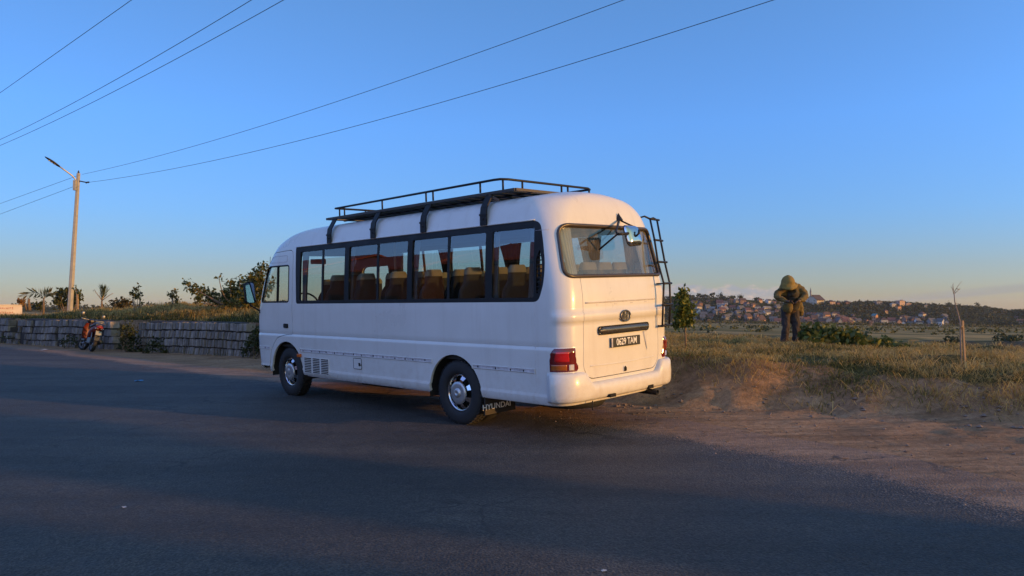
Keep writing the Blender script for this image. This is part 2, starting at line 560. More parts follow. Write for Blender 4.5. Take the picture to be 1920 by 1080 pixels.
# panes
def side_pane(x0, x1, s, off=-.012):
    rows = []
    for i in range(9):
        z = PZ[0] - .012 + (PZ[1] - PZ[0] + .024) * i / 8
        rows.append([(x0 + (x1 - x0) * k / 6, s * (side_y(x0 + (x1 - x0) * k / 6, z) + off), z) for k in range(7)])
    o = MB().grid(rows).build('side_window', M['sidewin'], bus, recalc=False)
    return o
for s in (1, -1):
    for (a, b), dv in zip(PANES, (2.998, 1.588, .115, None)):
        if dv is None:
            side_pane(a + .012, b - .012, s)
        else:
            side_pane(a + .012, dv - .02, s, -.016); side_pane(dv + .02, b - .012, s, -.008)
            mbv = MB()
            mbv.grid([[(dv + e, s * (side_y(dv, z) - .003), z) for e in (-.022, .022)] for z in [PZ[0] + (PZ[1] - PZ[0]) * i / 6 for i in range(7)]])
            mbv.grid([[(dv + e, s * (side_y(dv, z) - .022), z) for e in (-.022, .022)] for z in [PZ[0] + (PZ[1] - PZ[0]) * i / 6 for i in range(7)]])
            for e in (-.022, .022):
                mbv.grid([[(dv + e, s * (side_y(dv, z) + q), z) for q in (-.003, -.022)] for z in [PZ[0] + (PZ[1] - PZ[0]) * i / 6 for i in range(7)]])
            mbv.build('window_bar', M['black'], bus)
    # louvre slats
    m2 = MB()
    for i in range(9):
        z = 1.585 + i * .047; m2.bar((-1.335, s * (side_y(-1.335, z) - .018), z), (-1.42, s * (side_y(-1.42, z) - .018), z), .02, .012)
    for i in range(7):
        z = 1.56 + i * .07
    m2.prism([(-1.32, 1.54), (-1.32, 2.04), (-1.43, 2.04), (-1.43, 1.54)], s * .86, s * .87, 'y')
    m2.build('side_vent', M['black'], bus)
def door_pane(s, name):
    rows = []
    for i in range(9):
        z = 1.49 + .60 * i / 8; xf_ = 4.92 - (z - 1.49) * .28
        rows.append([(3.985 + (xf_ - 3.985) * k / 8, s * (side_y(3.985 + (xf_ - 3.985) * k / 8, z) - .016), z) for k in range(9)])
    return MB().grid(rows).build(name, M['clearwin'], door_o if s > 0 else bus, recalc=False)
door_pane(1, 'door_window'); door_pane(-1, 'door_window')
def on_side(poly, off, s=1): return [(x, s * (side_y(x, z) + off), z) for x, z in poly]
for s in (1, -1):
    MB().tube(on_side(DOORWIN, -.004, s), .014, 6, True).build('window_seal', M['black'], door_o if s > 0 else bus)
MB().bar((4.37, side_y(4.37, 1.5) - .012, 1.5), (4.37, side_y(4.37, 2.07) - .012, 2.07), .02, .035).build('window_bar', M['black'], door_o)
# rear glass
rows = []
for i in range(13):
    z = 1.712 + .59 * i / 12; yw = .90 - (z - 1.712) * .09
    rows.append([(rear_x(yw * (k / 10 - 1), z) + .018, yw * (k / 10 - 1), z) for k in range(21)])
MB().grid(rows).build('rear_window', M['rearwin'], bus, recalc=False)
def on_rear(poly, off): return [(rear_x(y, z) - off, y, z) for y, z in poly]
def dens(poly, step=.04):
    out = []
    for i in range(len(poly)):
        a, b = Vector(poly[i]), Vector(poly[(i + 1) % len(poly)]); k = max(1, int((b - a).length / step))
        for j in range(k): out.append(tuple(a + (b - a) * j / k))
    return out
MB().tube(on_rear(dens(REARWIN), .002), .021, 8, True).build('rear_window_seal', M['seal'], bus)
rows = []
for i in range(9):
    z = 1.39 + .90 * i / 8
    r_ = []
    for k in range(17):
        y = .84 * (k / 8 - 1); w_, xr_, xf_, rr_, rf_ = dims(z); yr_ = w_ - rf_
        x = xf_ - .10 * w_ * (min(abs(y), yr_) / w_) ** 2
        if abs(y) > yr_: x -= rf_ * 1.15 * (1 - math.sqrt(max(0, 1 - ((abs(y) - yr_) / rf_) ** 2)))
        r_.append((x - .02, y, z))
    rows.append(r_)
MB().grid(rows).build('windscreen', M['clearwin'], bus, recalc=False)

# thin seams and trim on the skin
def seam(poly, off, r, name, mat, parent, closed=False, rear=False):
    return MB().tube((on_rear if rear else on_side)(poly, off), r, 5, closed).build(name, mat, parent)
EMB = rounded([(4.06, 2.135), (4.06, 2.235), (4.56, 2.235), (4.68, 2.135)], [.03, .04, .08, .03])
seam(dens(EMB), .0, .004, 'door_emboss', M['grime'], door_o, True)
# weld seams
for x_, z0_, z1_ in ((-1.315, .40, 1.455), (2.62, .40, .94)):
    MB().tube([(x_, side_y(x_, z0_ + (z1_ - z0_) * i / 12) - .0005, z0_ + (z1_ - z0_) * i / 12) for i in range(13)], .0022, 4).build('panel_seam', M['grime'], bus)
for s in (1, -1):
    MB().tube([(rear_x(y, 2.235) - .0005, s * y, 2.235) for y in (.90, .92, .935, .945, .95)], .0022, 4).build('panel_seam', M['grime'], bus)
# door handle
mb = MB(); mb.prism(rounded([(4.15, 1.085), (4.15, 1.155), (4.01, 1.155), (4.01, 1.085)], .025), side_y(4.08, 1.12) - .002, side_y(4.08, 1.12) + .016, 'y')
bevel_obj(mb.build('handle', M['black'], door_o), .006)
# rub strip channels
def strip(x0, x1, z0, z1, name):
    m = MB(); k = max(2, int(abs(x1 - x0) / .15))
    xs = [x0 + (x1 - x0) * i / k for i in range(k + 1)]
    for za, zb, o1, o2 in ((z0, z0 + .010, .001, .012), (z0 + .010, z0 + .014, .012, .003), (z0 + .014, z1 - .010, .003, .003), (z1 - .010, z1 - .006, .003, .010), (z1 - .006, z1, .010, .001)):
        m.grid([[(x, side_y(x, za) + o1, za) for x in xs], [(x, side_y(x, zb) + o2, zb) for x in xs]], mi=1 if abs(o1 - o2) < 1e-6 else 0)
    for x in (x0, x1): m.box((x, side_y(x, z0) + .004, (z0 + z1) / 2), (.012, .014, z1 - z0))
    for j in range(int(abs(x1 - x0) / .22)):
        xx = x0 + (x1 - x0) * (j + .5 + rng.uniform(-.2, .2)) / max(1, int(abs(x1 - x0) / .22))
        m.box((xx, side_y(xx, z0) + .004, (z0 + z1) / 2 + rng.uniform(-.006, .006)), (.016, .006, .022), mi=2)
    return m.build(name, [M['paint'], M['grime'], M['under']], bus)
strip(3.66, .44, .722, .776, 'rub_strip'); strip(-.31, -1.30, .700, .752, 'rub_strip'); strip(5.0, 4.62, .725, .775, 'rub_strip')
# side marker, grille, filler flap
mb = MB(); mb.box((3.665, 1.022, .67), (.085, .045, .05)); bevel_obj(mb.build('side_marker', M['orange'], bus), .008)
mb = MB()
y0 = side_y(3.2, .55)
mb.prism(rounded([(3.555, .412), (3.555, .652), (2.835, .652), (2.835, .412)], .02), y0 - .004, y0 + .010, 'y')
gr = mb.build('side_grille', [M['paint']], bus)
mb = MB()
for c0 in (3.52, 3.28, 3.04):
    for i in range(9):
        zz = .432 + i * .0255; mb.box((c0 - .095, y0 + .0105, zz), (.19, .006, .0135))
mb.build('grille_slot', M['darkgap'], gr)
mb = MB(); FL = rounded([(2.185, .552), (2.185, .70), (1.985, .70), (1.985, .552)], .022)
mb.prism(FL, y0 - .002, y0 + .005, 'y'); fl = mb.build('fuel_flap', M['paint'], bus)
MB().tube([(x, y0 + .004, z) for x, z in FL], .0042, 5, True).build('flap_gap', M['darkgap'], fl)
MB().box((2.035, y0 + .008, .617), (.03, .012, .042)).box((2.01, y0 + .008, .612), (.03, .01, .014)).build('latch', M['darkgap'], fl)
# sill lip
MB().grid([[(x, side_y(x, .37) - .035, .352) for x in (3.5, 2.5, 1.5, .52)], [(x, side_y(x, .37) - .004, .358) for x in (3.5, 2.5, 1.5, .52)], [(x, side_y(x, .37) - .006, .374) for x in (3.5, 2.5, 1.5, .52)]]).build('sill_lip', M['grime'], bus)
# drip rail above the window band
for s in (1, -1):
    MB().tube([(x, s * (side_y(x, 2.352) + .006), 2.352) for x in [3.8 - 5.1 * i / 20 for i in range(21)]], .008, 6).build('drip_rail', M['paint'], bus)

# rear: creases, badge, plate, garnish, latch
mb = MB()
ys = [.66 - 1.32 * i / 16 for i in range(17)]
mb.tube([(rear_x(y, 1.448) - .001, y, 1.448) for y in ys], .006, 6)
mb.build('tailgate_crease', M['paint'], tail_o)
mb = MB(); mb.tube([(rear_x(y, 1.437) - .0005, y, 1.437) for y in ys], .004, 5)
for y in (.46, .15, -.15, -.44): mb.box((rear_x(y, 1.415) - .001, y, 1.415), (.004, .045, .006))
mb.build('crease_gap', M['grime'], tail_o)
mb = MB(); mb.tube([(rear_x(y, .765) - .001, y, .765 - .012 * math.cos(y / .62 * 1.57)) for y in [.6 - 1.2 * i / 14 for i in range(15)]], .005, 6)
mb.build('lower_crease', M['paint'], tail_o)
xb = rear_x(0, 1.275)
def ellipse(cy, cz, ry, rz, n=28): return [(cy + ry * math.cos(2 * math.pi * i / n), cz + rz * math.sin(2 * math.pi * i / n)) for i in range(n)]
badge = MB().tube([(xb - .012, y, z) for y, z in ellipse(0, 1.275, .088, .058)], .010, 8, True)
def stroke(mb, pts, w, x):
    for a, b in zip(pts[:-1], pts[1:]):
        mb.bar((x, a[0], a[1]), (x, b[0], b[1]), .012, w)
# slanted double stroke with a swung cross bar, in the oval (left of the car is +y = picture left)
stroke(badge, [(.020, 1.225), (.038, 1.27), (.030, 1.322)][::-1], .020, xb - .012)
stroke(badge, [(.046, 1.232), (.018, 1.320)], .020, xb - .012)
stroke(badge, [(-.012, 1.229), (-.042, 1.318)], .020, xb - .012)
stroke(badge, [(.034, 1.262), (.006, 1.285), (-.030, 1.288)], .018, xb - .013)
badge.build('oval_badge', M['garnish'], tail_o)
mb = MB()
rows = []
for i in range(19):
    y = .455 - .91 * i / 18; e = min(1, (1 - abs(y) / .455) * 9 + .25)
    x0 = rear_x(y, 1.13)
    rows.append([(x0 + .0, y, 1.133 + .037 * e), (x0 - .022, y, 1.133 + .034 * e), (x0 - .030, y, 1.133), (x0 - .022, y, 1.133 - .034 * e), (x0, y, 1.133 - .037 * e)])
mb.grid(rows); mb.build('tailgate_handle', M['garnish'], tail_o)
MB().tube([(rear_x(y, z) - .012, y, z) for y, z in dens(rounded([(.47, 1.092), (.47, 1.174), (-.47, 1.174), (-.47, 1.092)], .038))], .008, 6, True).build('handle_rim', M['darkgap'], tail_o)
# plate
plate_c = (rear_x(0, .99) - .016, 0, .988)
mb = MB(); mb.box(plate_c, (.012, .545, .108)); pl = mb.build('number_plate', M['plate'], bus); bevel_obj(pl, .003)
TM = Matrix(((0, 0, -1, plate_c[0] - .008), (-1, 0, 0, 0), (0, 1, 0, plate_c[2]), (0, 0, 0, 1)))
text_mesh('plate_text', '0629 TAM', .104, TM @ Matrix.Translation((.012, 0, 0)), M['white'], pl, sx=.86, depth=.001, bold=.0012)
MB().box((plate_c[0] - .0075, .258, plate_c[2]), (.003, .022, .10)).build('plate_edge', M['grime'], pl)
# recess wedge right of the plate
mb = MB(); xw = rear_x(-.4, 1.0) - .004
mb.add([(xw, -.36, 1.075), (xw, -.475, 1.085), (xw, -.45, .845), (xw - .012, -.375, 1.07)], [(0, 3, 2), (3, 1, 2), (0, 1, 3)]); mb.build('plate_recess', M['paint'], tail_o)
mb = MB(); xl = rear_x(0, .70)
mb.prism(rounded([(.030, .648), (.030, .715), (-.030, .715), (-.030, .648)], .028), xl - .006, xl + .004, 'x'); mb.build('latch_plate', M['paint'], tail_o)
mb = MB(); mb.tube([(xl - .008, .014, .655), (xl - .010, .014, .69), (xl - .010, 0, .703), (xl - .010, -.014, .69), (xl - .008, -.014, .655)], .008, 6)
mb.box((xl - .0065, 0, .675), (.004, .026, .05)); mb.build('latch_lock', M['darkgap'], tail_o)

# tail lamps
def quarter(z, m=80):
    P = [p for p in outline(z, 8, 24, 60, 30)]
    return P
def arc_sample(z, xstart, yend, nn, off, edge_soft=True):
    P = quarter(z)
    i0 = next(i for i, p in enumerate(P) if p[1] > .5 and p[0] < xstart)
    i1 = next(i for i, p in enumerate(P) if i > i0 and p[1] < yend)
    Q = P[i0:i1 + 1]
    d = [0]
    for a, b in zip(Q[:-1], Q[1:]): d.append(d[-1] + math.dist(a, b))
    out = []
    for k in range(nn):
        s_ = d[-1] * k / (nn - 1)
        j = min(max(next((i for i, q in enumerate(d) if q >= s_), len(d) - 1), 1), len(d) - 1)
        t = (s_ - d[j - 1]) / max(1e-9, d[j] - d[j - 1])
        a, b = Vector(Q[j - 1]), Vector(Q[j]); p = a + (b - a) * t
        tg = (b - a).normalized(); nrm = Vector((tg.y, -tg.x)) 
        if nrm.dot(Vector((p.x, p.y)) - Vector((-1.3, .6))) < 0: nrm = -nrm
        out.append((p, nrm))
    return out
def lamp_grid(z0, z1, ua, ub, off, side, nz=9, nn=15):
    """z range and fraction across the lamp"""
    rows = []
    for i in range(nz):
        z = z0 + (z1 - z0) * i / (nz - 1)
        f = (z - .725) / (.985 - .725)
        S = arc_sample(z, -1.445 - .10 * f, .785 + .05 * f, 41, off)
        r = []
        for k in range(nn):
            t = ua + (ub - ua) * k / (nn - 1)
            p, nn_ = S[int(round(t * 40))]
            e = off
            if i in (0, nz - 1) or k in (0, nn - 1): e = -.004
            r.append((p.x + nn_.x * e, side * (p.y + nn_.y * e), z))
        rows.append(r)
    return rows
for s in (1, -1):
    lamp = MB().grid(lamp_grid(.722, .988, 0, 1, .012, s)).build('tail_lamp', M['darkred'], bus)
    MB().grid(lamp_grid(.825, .955, .18, .72, .0155, s)).build('red_lens', M['redlens'], lamp)
    MB().grid(lamp_grid(.742, .815, .07, .60, .0155, s)).build('amber_lens', M['amber'], lamp)
    MB().grid(lamp_grid(.742, .815, .60, .80, .0165, s)).build('clear_lens', M['clear'], lamp)

# bumper
Pq = [p for p in outline(.62, 8, 20, 60, 24)]
i0 = next(i for i, p in enumerate(Pq) if p[1] > .5 and p[0] < -1.475)
half = [Vector((-1.478, Pq[i0][1]))] + [Vector(p) for p in Pq[i0 + 1:]]
full = half + [Vector((p.x, -p.y)) for p in reversed(half[:-1])]
rows = []
for i, p in enumerate(full):
    a, b = full[max(i - 1, 0)], full[min(i + 1, len(full) - 1)]
    tg = (b - a).normalized(); nn_ = Vector((tg.y, -tg.x))
    if nn_.dot(p - Vector((-1.2, 0))) < 0: nn_ = -nn_
    ay = abs(p.y)
    f = min(1, max(0, (ay - .60) / .12)); f = f * f * (3 - 2 * f)
    zt = .592 + .128 * f
    g = min(1, i / 3, (len(full) - 1 - i) / 3)
    ex = .012 + .055 * g
    zb = .405
    prof = [(-.03, zt), (ex * .35, zt), (ex * .75, zt - .010), (ex, zt - .035), (ex + .006, (zt + zb) / 2), (ex, zb + .06), (ex * .85, zb + .025), (ex * .5, zb), (-.05, zb - .004)]
    rows.append([(p.x + nn_.x * e, p.y + nn_.y * e, z) for e, z in prof])
bump_o = MB().grid(rows).build('rear_bumper', M['paint'], bus)
MB().box((-1.795, .33, .425), (.05, .10, .035)).build('bumper_notch', M['darkgap'], bump_o)
MB().box((-1.78, -.42, .43), (.05, .09, .04)).build('bumper_notch', M['darkgap'], bump_o)
mb = MB(); mb.tube([(-1.2, -.50, .36), (-1.6, -.50, .362), (-1.83, -.505, .352)], .034, 12, caps=False)
mb.lathe([(.034, 0), (.028, .001), (.028, -.2)], 12, Matrix.Translation((-1.83, -.505, .352)) @ Matrix.Rotation(R(-90), 4, 'Y'))
mb.build('exhaust_pipe', M['exhaust'], bus)
mb = MB(); mb.tube([(-1.76, .62, .40), (-1.76, .62, .30)], .006, 5); mb.build('towing_rod', M['under'], bus)

# wheels
def wheel(cx, cy, s, dual, front):
    o = empty('wheel', (cx, cy, .385)); o.parent = bus
    Mx = Matrix.Rotation(R(-90 * s), 4, 'X')
    tw = .105
    tp = [(.222, tw * .55), (.235, tw * .92), (.28, tw), (.33, tw * .98), (.365, tw * .86), (.380, tw * .70), (.385, tw * .4), (.3855, 0), (.385, -tw * .4), (.38, -tw * .7), (.365, -tw * .86), (.33, -tw), (.25, -tw), (.20, -tw * .6)]
    mb = MB(); mb.lathe(tp, 56, Mx)
    for k in range(44):   # tread blocks
        a = 2 * math.pi * k / 44
        for off in (-.062, .0, .062):
            c = Vector((.386 * math.cos(a + off * 2), .386 * math.sin(a + off * 2), off))
            mb.box(Mx @ c, (.010, .034, .040), (Mx.to_3x3() @ Matrix.Rotation(a + off * 2, 3, 'Z')))
    if dual:
        mb.lathe([(r, h - .235) for r, h in tp], 48, Mx)
    mb.build('tyre', M['tyre'], o)
    # hub cap: outer ring, spokes, dished centre
    mb = MB()
    mb.lathe([(.205, .050), (.222, .062), (.226, .070), (.220, .074), (.208, .070), (.203, .060)], 48, Mx)
    mb.build('rim_ring', M['chrome'], o)
    mb = MB()
    mb.lathe([(.21, .02), (.12, .015), (.0, .015)], 40, Mx); mb.build('rim_backing', M['darkgap'], o)
    mb = MB(); ns = 8
    for k in range(ns):
        a = 2 * math.pi * (k + .5) / ns
        def pt(r, da, h): return Mx @ Vector((r * math.cos(a + da), r * math.sin(a + da), h))
        V = [pt(.118, -.17, .098), pt(.118, .17, .098), pt(.168, .15, .092), pt(.210, .17, .064), pt(.210, -.17, .064), pt(.168, -.15, .092),
             pt(.118, -.24, .02), pt(.118, .24, .02), pt(.168, .19, .03), pt(.210, .20, .03), pt(.210, -.20, .03), pt(.168, -.19, .03)]
        mb.add(V, [(0, 1, 2, 5), (5, 2, 3, 4), (1, 7, 8, 2), (2, 8, 9, 3), (0, 5, 11, 6), (5, 4, 10, 11)])
    mb.build('hubcap_spokes', M['chrome'], o)
    mb = MB()
    if front:
        mb.lathe([(.135, .080), (.136, .098), (.128, .106), (.10, .112), (.062, .116), (.058, .113), (.054, .116), (.0, .117)], 40, Mx)
    else:
        mb.lathe([(.135, .080), (.136, .098), (.128, .106), (.10, .110), (.066, .112), (.056, .108), (.052, .122), (.045, .130), (.020, .131), (.016, .126), (0, .125)], 40, Mx)
    mb.build('hubcap', M['silver'], o)
    return o
for s in (1, -1):
    wheel(0.0, s * .880, s, True, False); wheel(4.085, s * .865, s, False, True)
# wheel wells
for cx, rad in ((4.085, .50), (0.03, .475)):
    for s in (1, -1):
        mb = MB(); arcp = [(cx + (rad + .015) * math.cos(math.pi * i / 20), .37 + (rad + .015) * math.sin(math.pi * i / 20)) for i in range(21)]
        arcp = [(cx + rad + .015, .30)] + arcp + [(cx - rad - .015, .30)]
        mb.grid([[(x, s * (side_y(x, max(z, .4)) - .012), z) for x, z in arcp], [(x, s * .52, z) for x, z in arcp]])
        mb.add([(x, s * .52, z) for x, z in arcp], [tuple(range(len(arcp)))])
        mb.build('wheel_well', M['under'], bus)
# chassis
mb = MB(); mb.box((2.1, 0, .52), (2.9, 1.7, .06)); mb.box((-.95, 0, .50), (1.15, 1.75, .06)); mb.box((4.85, 0, .5), (.5, 1.7, .06))
for s in (1, -1): mb.box((1.6, s * .38, .44), (6.4, .07, .14))
mb.box((1.9, .60, .40), (.9, .34, .22)); mb.box((1.9, -.55, .40), (.7, .34, .22)); mb.tube([(0, -.8, .385), (0, .8, .385)], .06, 10); mb.tube([(4.085, -.8, .36), (4.085, .8, .36)], .04, 10); mb.lathe([(.0, -.14), (.12, -.1), (.15, 0), (.12, .1), (0, .14)], 16, Matrix.Translation((0, 0, .385)))
mb.box((3.1, 0, .42), (.9, .6, .3))
mb.build('chassis', M['under'], bus)
mb = MB(); mb.lathe([(.20, -.09), (.34, -.10), (.38, -.05), (.38, .05), (.34, .10), (.2, .09), (.0, .05)], 32, Matrix.Translation((-1.12, .18, .345)))
mb.build('spare_wheel', M['tyre'], bus)
# mud flaps with lettering
for s in (1, -1):
    mb = MB(); mb.box((-.47, s * .74, .285), (.012, .50, .24)); fp = mb.build('mud_flap', M['flap'], bus)
    if s > 0:
        FM = Matrix(((0, 0, -1, -.478), (-1, 0, 0, .80), (0, 1, 0, .252), (0, 0, 0, 1)))
        text_mesh('flap_text', 'HYUNDAI', .092, FM, M['white'], fp, sx=1.12, depth=.001, bold=.001)

# roof rack
rk = empty('roof_rack'); rk.parent = bus
X0, X1, YH = -.925, 3.04, .84
mb = MB()
for s in (1, -1): mb.bar((X0, s * YH, 2.730), (X1, s * YH, 2.730), .035, .030)
for x in (X0, X1): mb.bar((x, -YH, 2.730), (x, YH, 2.730), .035, .030)
mb.build('rack_frame', M['rackbrown'], rk)
mb = MB()
for i in range(1, 20):
    x = X0 + (X1 - X0) * i / 20; mb.bar((x, -YH + .02, 2.731), (x, YH - .02, 2.731), .12, .020)
for y in (-.55, -.2, .2, .55): mb.bar((X0 + .02, y, 2.712), (X1 - .02, y, 2.712), .03, .02)
mb.build('rack_floor', M['blackpaint'], rk)
RZ = 2.872
a_, b_ = -.70, 2.80
rail = []
for cx, cy, a0 in ((b_, .83, 0), (b_, -.83, 0)): pass
rail = [(b_ + .03, .82, RZ), (a_ + .10, .86, RZ), (a_ + .02, .83, RZ + .002), (a_ - .02, .74, RZ + .002), (a_ - .03, .3, RZ), (a_ - .03, -.3, RZ), (a_ - .03, -.70, RZ), (a_ + .03, -.82, RZ), (b_ + .03, -.82, RZ)]
mb = MB(); mb.tube(rail, .0145, 8, True); mb.build('rack_rail', M['blackpaint'], rk)
for x, y in [(2.72, .82), (2.62, .80), (1.62, .84), (.66, .845), (.52, .845), (-.36, .85), (a_ + .01, .80), (a_ - .03, .52), (a_ - .03, -.18), (a_ - .03, -.30), (a_ + .0, -.76), (2.70, -.8), (1.6, -.82), (.6, -.82), (b_ + .02, .3), (b_ + .02, -.3), (-.3, -.82)]:
    MB().tube([(x, y, 2.75), (x, y, RZ)], .0125, 6).build('rack_post', M['blackpaint'], rk)
mb = MB(); hoop = [(1.05, -.05, 2.862), (.40, .02, 2.862), (.30, -.02, 2.862), (.25, -.32, 2.862), (.9, -.38, 2.862)]
mb.tube(hoop, .012, 8, True)
for p in (hoop[0], (.62, 0, 2.862), hoop[3], hoop[4]): mb.tube([p, (p[0], p[1], 2.75)], .010, 6)
mb.build('rack_hoop', M['blackpaint'], rk)
for x in (2.81, 1.695, .60, -.51):
    for s in (1, -1):
        mb = MB()
        yz = [(side_y(x, 2.352) + .020, 2.352), (side_y(x, 2.40) + .030, 2.40), (side_y(x, 2.352) + .018, 2.47), (side_y(x, 2.352) + .002, 2.56), (.84, 2.715)]
        for (ya, za), (yb, zb) in zip(yz[:-1], yz[1:]):
            mb.bar((x, s * ya, za), (x, s * yb, zb), .105, .016)
        mb.box((x, s * (yz[2][0] + .004), 2.475), (.118, .022, .022))
        mb.box((x, s * (yz[1][0] + .006), 2.425), (.02, .022, .02))
        mb.build('rack_bracket', M['blackpaint'], rk)
mb = MB(); mb.bar((-.62, .80, 2.64), (-.52, .86, 2.70), .02, .03); mb.build('rack_brace', M['rackbrown'], rk)

# ladder on the right rear corner
ld = empty('ladder'); ld.parent = bus
LZ = [2.425, 2.15, 1.88, 1.62, 1.365, 1.115]
lx = [-1.49, -1.66, -1.735, -1.815, -1.815, -1.80]
ly = [-.960, -.790, -.735, -.725, -.695, -.690]
rx = [-1.455, -1.60, -1.675, -1.755, -1.755, -1.72]
ry = [-1.165, -1.015, -.975, -.945, -.945, -.965]
MB().tube(list(zip(lx, ly, LZ)), .0125, 8).build('ladder_rail', M['blackpaint'], ld)
MB().tube(list(zip(rx, ry, LZ)), .0125, 8).build('ladder_rail', M['blackpaint'], ld)
for i in range(6):
    a = Vector((lx[i], ly[i], LZ[i])); b = Vector((rx[i], ry[i], LZ[i])); d = (b - a)
    MB().tube([a - d * .06, b + d * (.30 if i < 5 else .34)], .0135, 8).build('ladder_rung', M['blackpaint'], ld)
LB = []
mb = MB()
mb.tube([(lx[0], ly[0], LZ[0]), (lx[0] + .02, ly[0] + .09, LZ[0] + .03), (rear_x(-.84, 2.42) + .01, -.83, 2.44)], .012, 6)
mb.tube([(lx[0], ly[0], LZ[0]), (lx[0] + .02, ly[0] - .10, LZ[0] + .02), (rx[0], ry[0], LZ[0])], .010, 6)
mb.build('ladder_bracket', M['blackpaint'], ld); mb = MB()
mb.tube([(lx[5], ly[5], LZ[5]), (rear_x(-.72, LZ[5]) + .01, -.72, LZ[5])], .012, 6)
mb.build('ladder_bracket', M['blackpaint'], ld); mb = MB()
mb.tube([(rx[5], ry[5], LZ[5]), (rear_x(-.95, LZ[5]) + .01, -.95, LZ[5])], .012, 6)
mb.build('ladder_bracket', M['blackpaint'], ld); mb = MB()
mb.tube([(lx[3], ly[3], LZ[3]), (rear_x(-.74, LZ[3]) + .01, -.74, LZ[3])], .009, 6)
mb.build('ladder_bracket', M['blackpaint'], ld)

# rear mirror on its bracket
rm = empty('rear_mirror'); rm.parent = bus
xm = rear_x(-.22, 2.42)
mb = MB(); mb.add([(xm - .01, -.20, 2.46), (xm - .01, -.26, 2.36), (xm - .01, -.14, 2.35), (xm - .06, -.19, 2.37), (xm - .05, -.24, 2.37)], [(0, 3, 2), (0, 4, 3), (0, 1, 4), (1, 2, 3, 4), (0, 2, 1)])
mb.tube([(xm - .04, -.16, 2.36), (xm - .13, -.02, 2.30), (xm - .32, .27, 2.20), (xm - .36, .29, 2.17), (xm - .20, .27, 2.165), (rear_x(.25, 2.13) - .02, .25, 2.13)][:4], .012, 8)
mb.tube([(xm - .36, .29, 2.17), (xm - .36, .10, 2.185)], .015, 8)
mb.tube([(xm - .35, .29, 2.17), (rear_x(.29, 2.08) - .02, .285, 2.02), (rear_x(.28, 1.76) - .02, .265, 1.76)][:2], .011, 8)
mb.tube([(xm - .04, -.22, 2.36), (xm - .22, -.20, 2.28), (xm - .33, -.13, 2.22), (xm - .36, -.07, 2.19), (xm - .35, -.02, 2.19)], .010, 8)
mb.build('mirror_arm', M['blackpaint'], rm)
mc = Vector((xm - .34, -.01, 2.165)); rows = []
MR = Matrix.Rotation(R(14), 3, 'Y')
shape = rounded([(.13, .115), (-.13, .115), (-.145, -.10), (.115, -.12)], .05, 5)
def shell_rows(scales):
    return [[mc + MR @ Vector((dx, y * k, z * k)) for y, z in shape] for k, dx in scales]
mb = MB(); mb.grid(shell_rows([(.05, -.035), (.5, -.032), (.86, -.022), (1.0, -.002), (1.0, .012)]), closed=True)
mb.build('mirror_shell', M['chrome'], rm)
mb = MB(); mb.add(shell_rows([(.97, .014)])[0], [tuple(range(len(shape)))]); mb.tube(shell_rows([(1.0, .010)])[0], .008, 6, True, mi=1); mb.build('mirror_glass', [M['mirror'], M['black']], rm)
MB().tube([mc + Vector((-.05, -.05, .06)), mc + Vector((-.07, -.02, .02)), mc + Vector((-.04, .0, -.01))], .012, 6).build('mirror_clamp', M['blackpaint'], rm)

# left door mirror
dm = empty('door_mirror'); dm.parent = bus
mb = MB(); mb.tube([(4.99, .955, 1.335), (5.02, 1.05, 1.40), (5.03, 1.13, 1.45), (5.03, 1.15, 1.52)], .013, 8)
mb.tube([(4.985, .94, 1.345), (5.0, .98, 1.31)], [.03, .035], 8)
mb.build('mirror_arm', M['blackpaint'], dm)
mc2 = Vector((5.01, 1.155, 1.66)); MR2 = Matrix.Rotation(R(9), 3, 'Z') @ Matrix.Rotation(R(5), 3, 'Y')
shape2 = rounded([(.085, .17), (-.085, .17), (-.095, -.17), (.075, -.17)], .05, 5)
def rows2(sc): return [[mc2 + MR2 @ Vector((dx, y * k, z * k)) for y, z in shape2] for k, dx in sc]
mb = MB(); mb.grid(rows2([(.1, .07), (.7, .06), (1.0, .02), (1.05, -.03), (.98, -.035)]), closed=True); mb.build('mirror_shell', M['black'], dm)
mb = MB(); mb.add(rows2([(.97, -.030)])[0], [tuple(range(len(shape2)))]); mb.build('mirror_glass', M['mirror'], dm)
# right door mirror and aerial
mb = MB(); mb.tube([(5.0, -.95, 1.5), (5.05, -1.1, 1.6)], .012, 6); mb.box((5.05, -1.16, 1.68), (.06, .17, .32)); mb.build('door_mirror', M['black'], bus)
MB().tube([(4.97, .80, 1.95), (4.955, .80, 2.10), (4.93, .80, 2.26)], .004, 5).build('aerial', M['black'], bus)

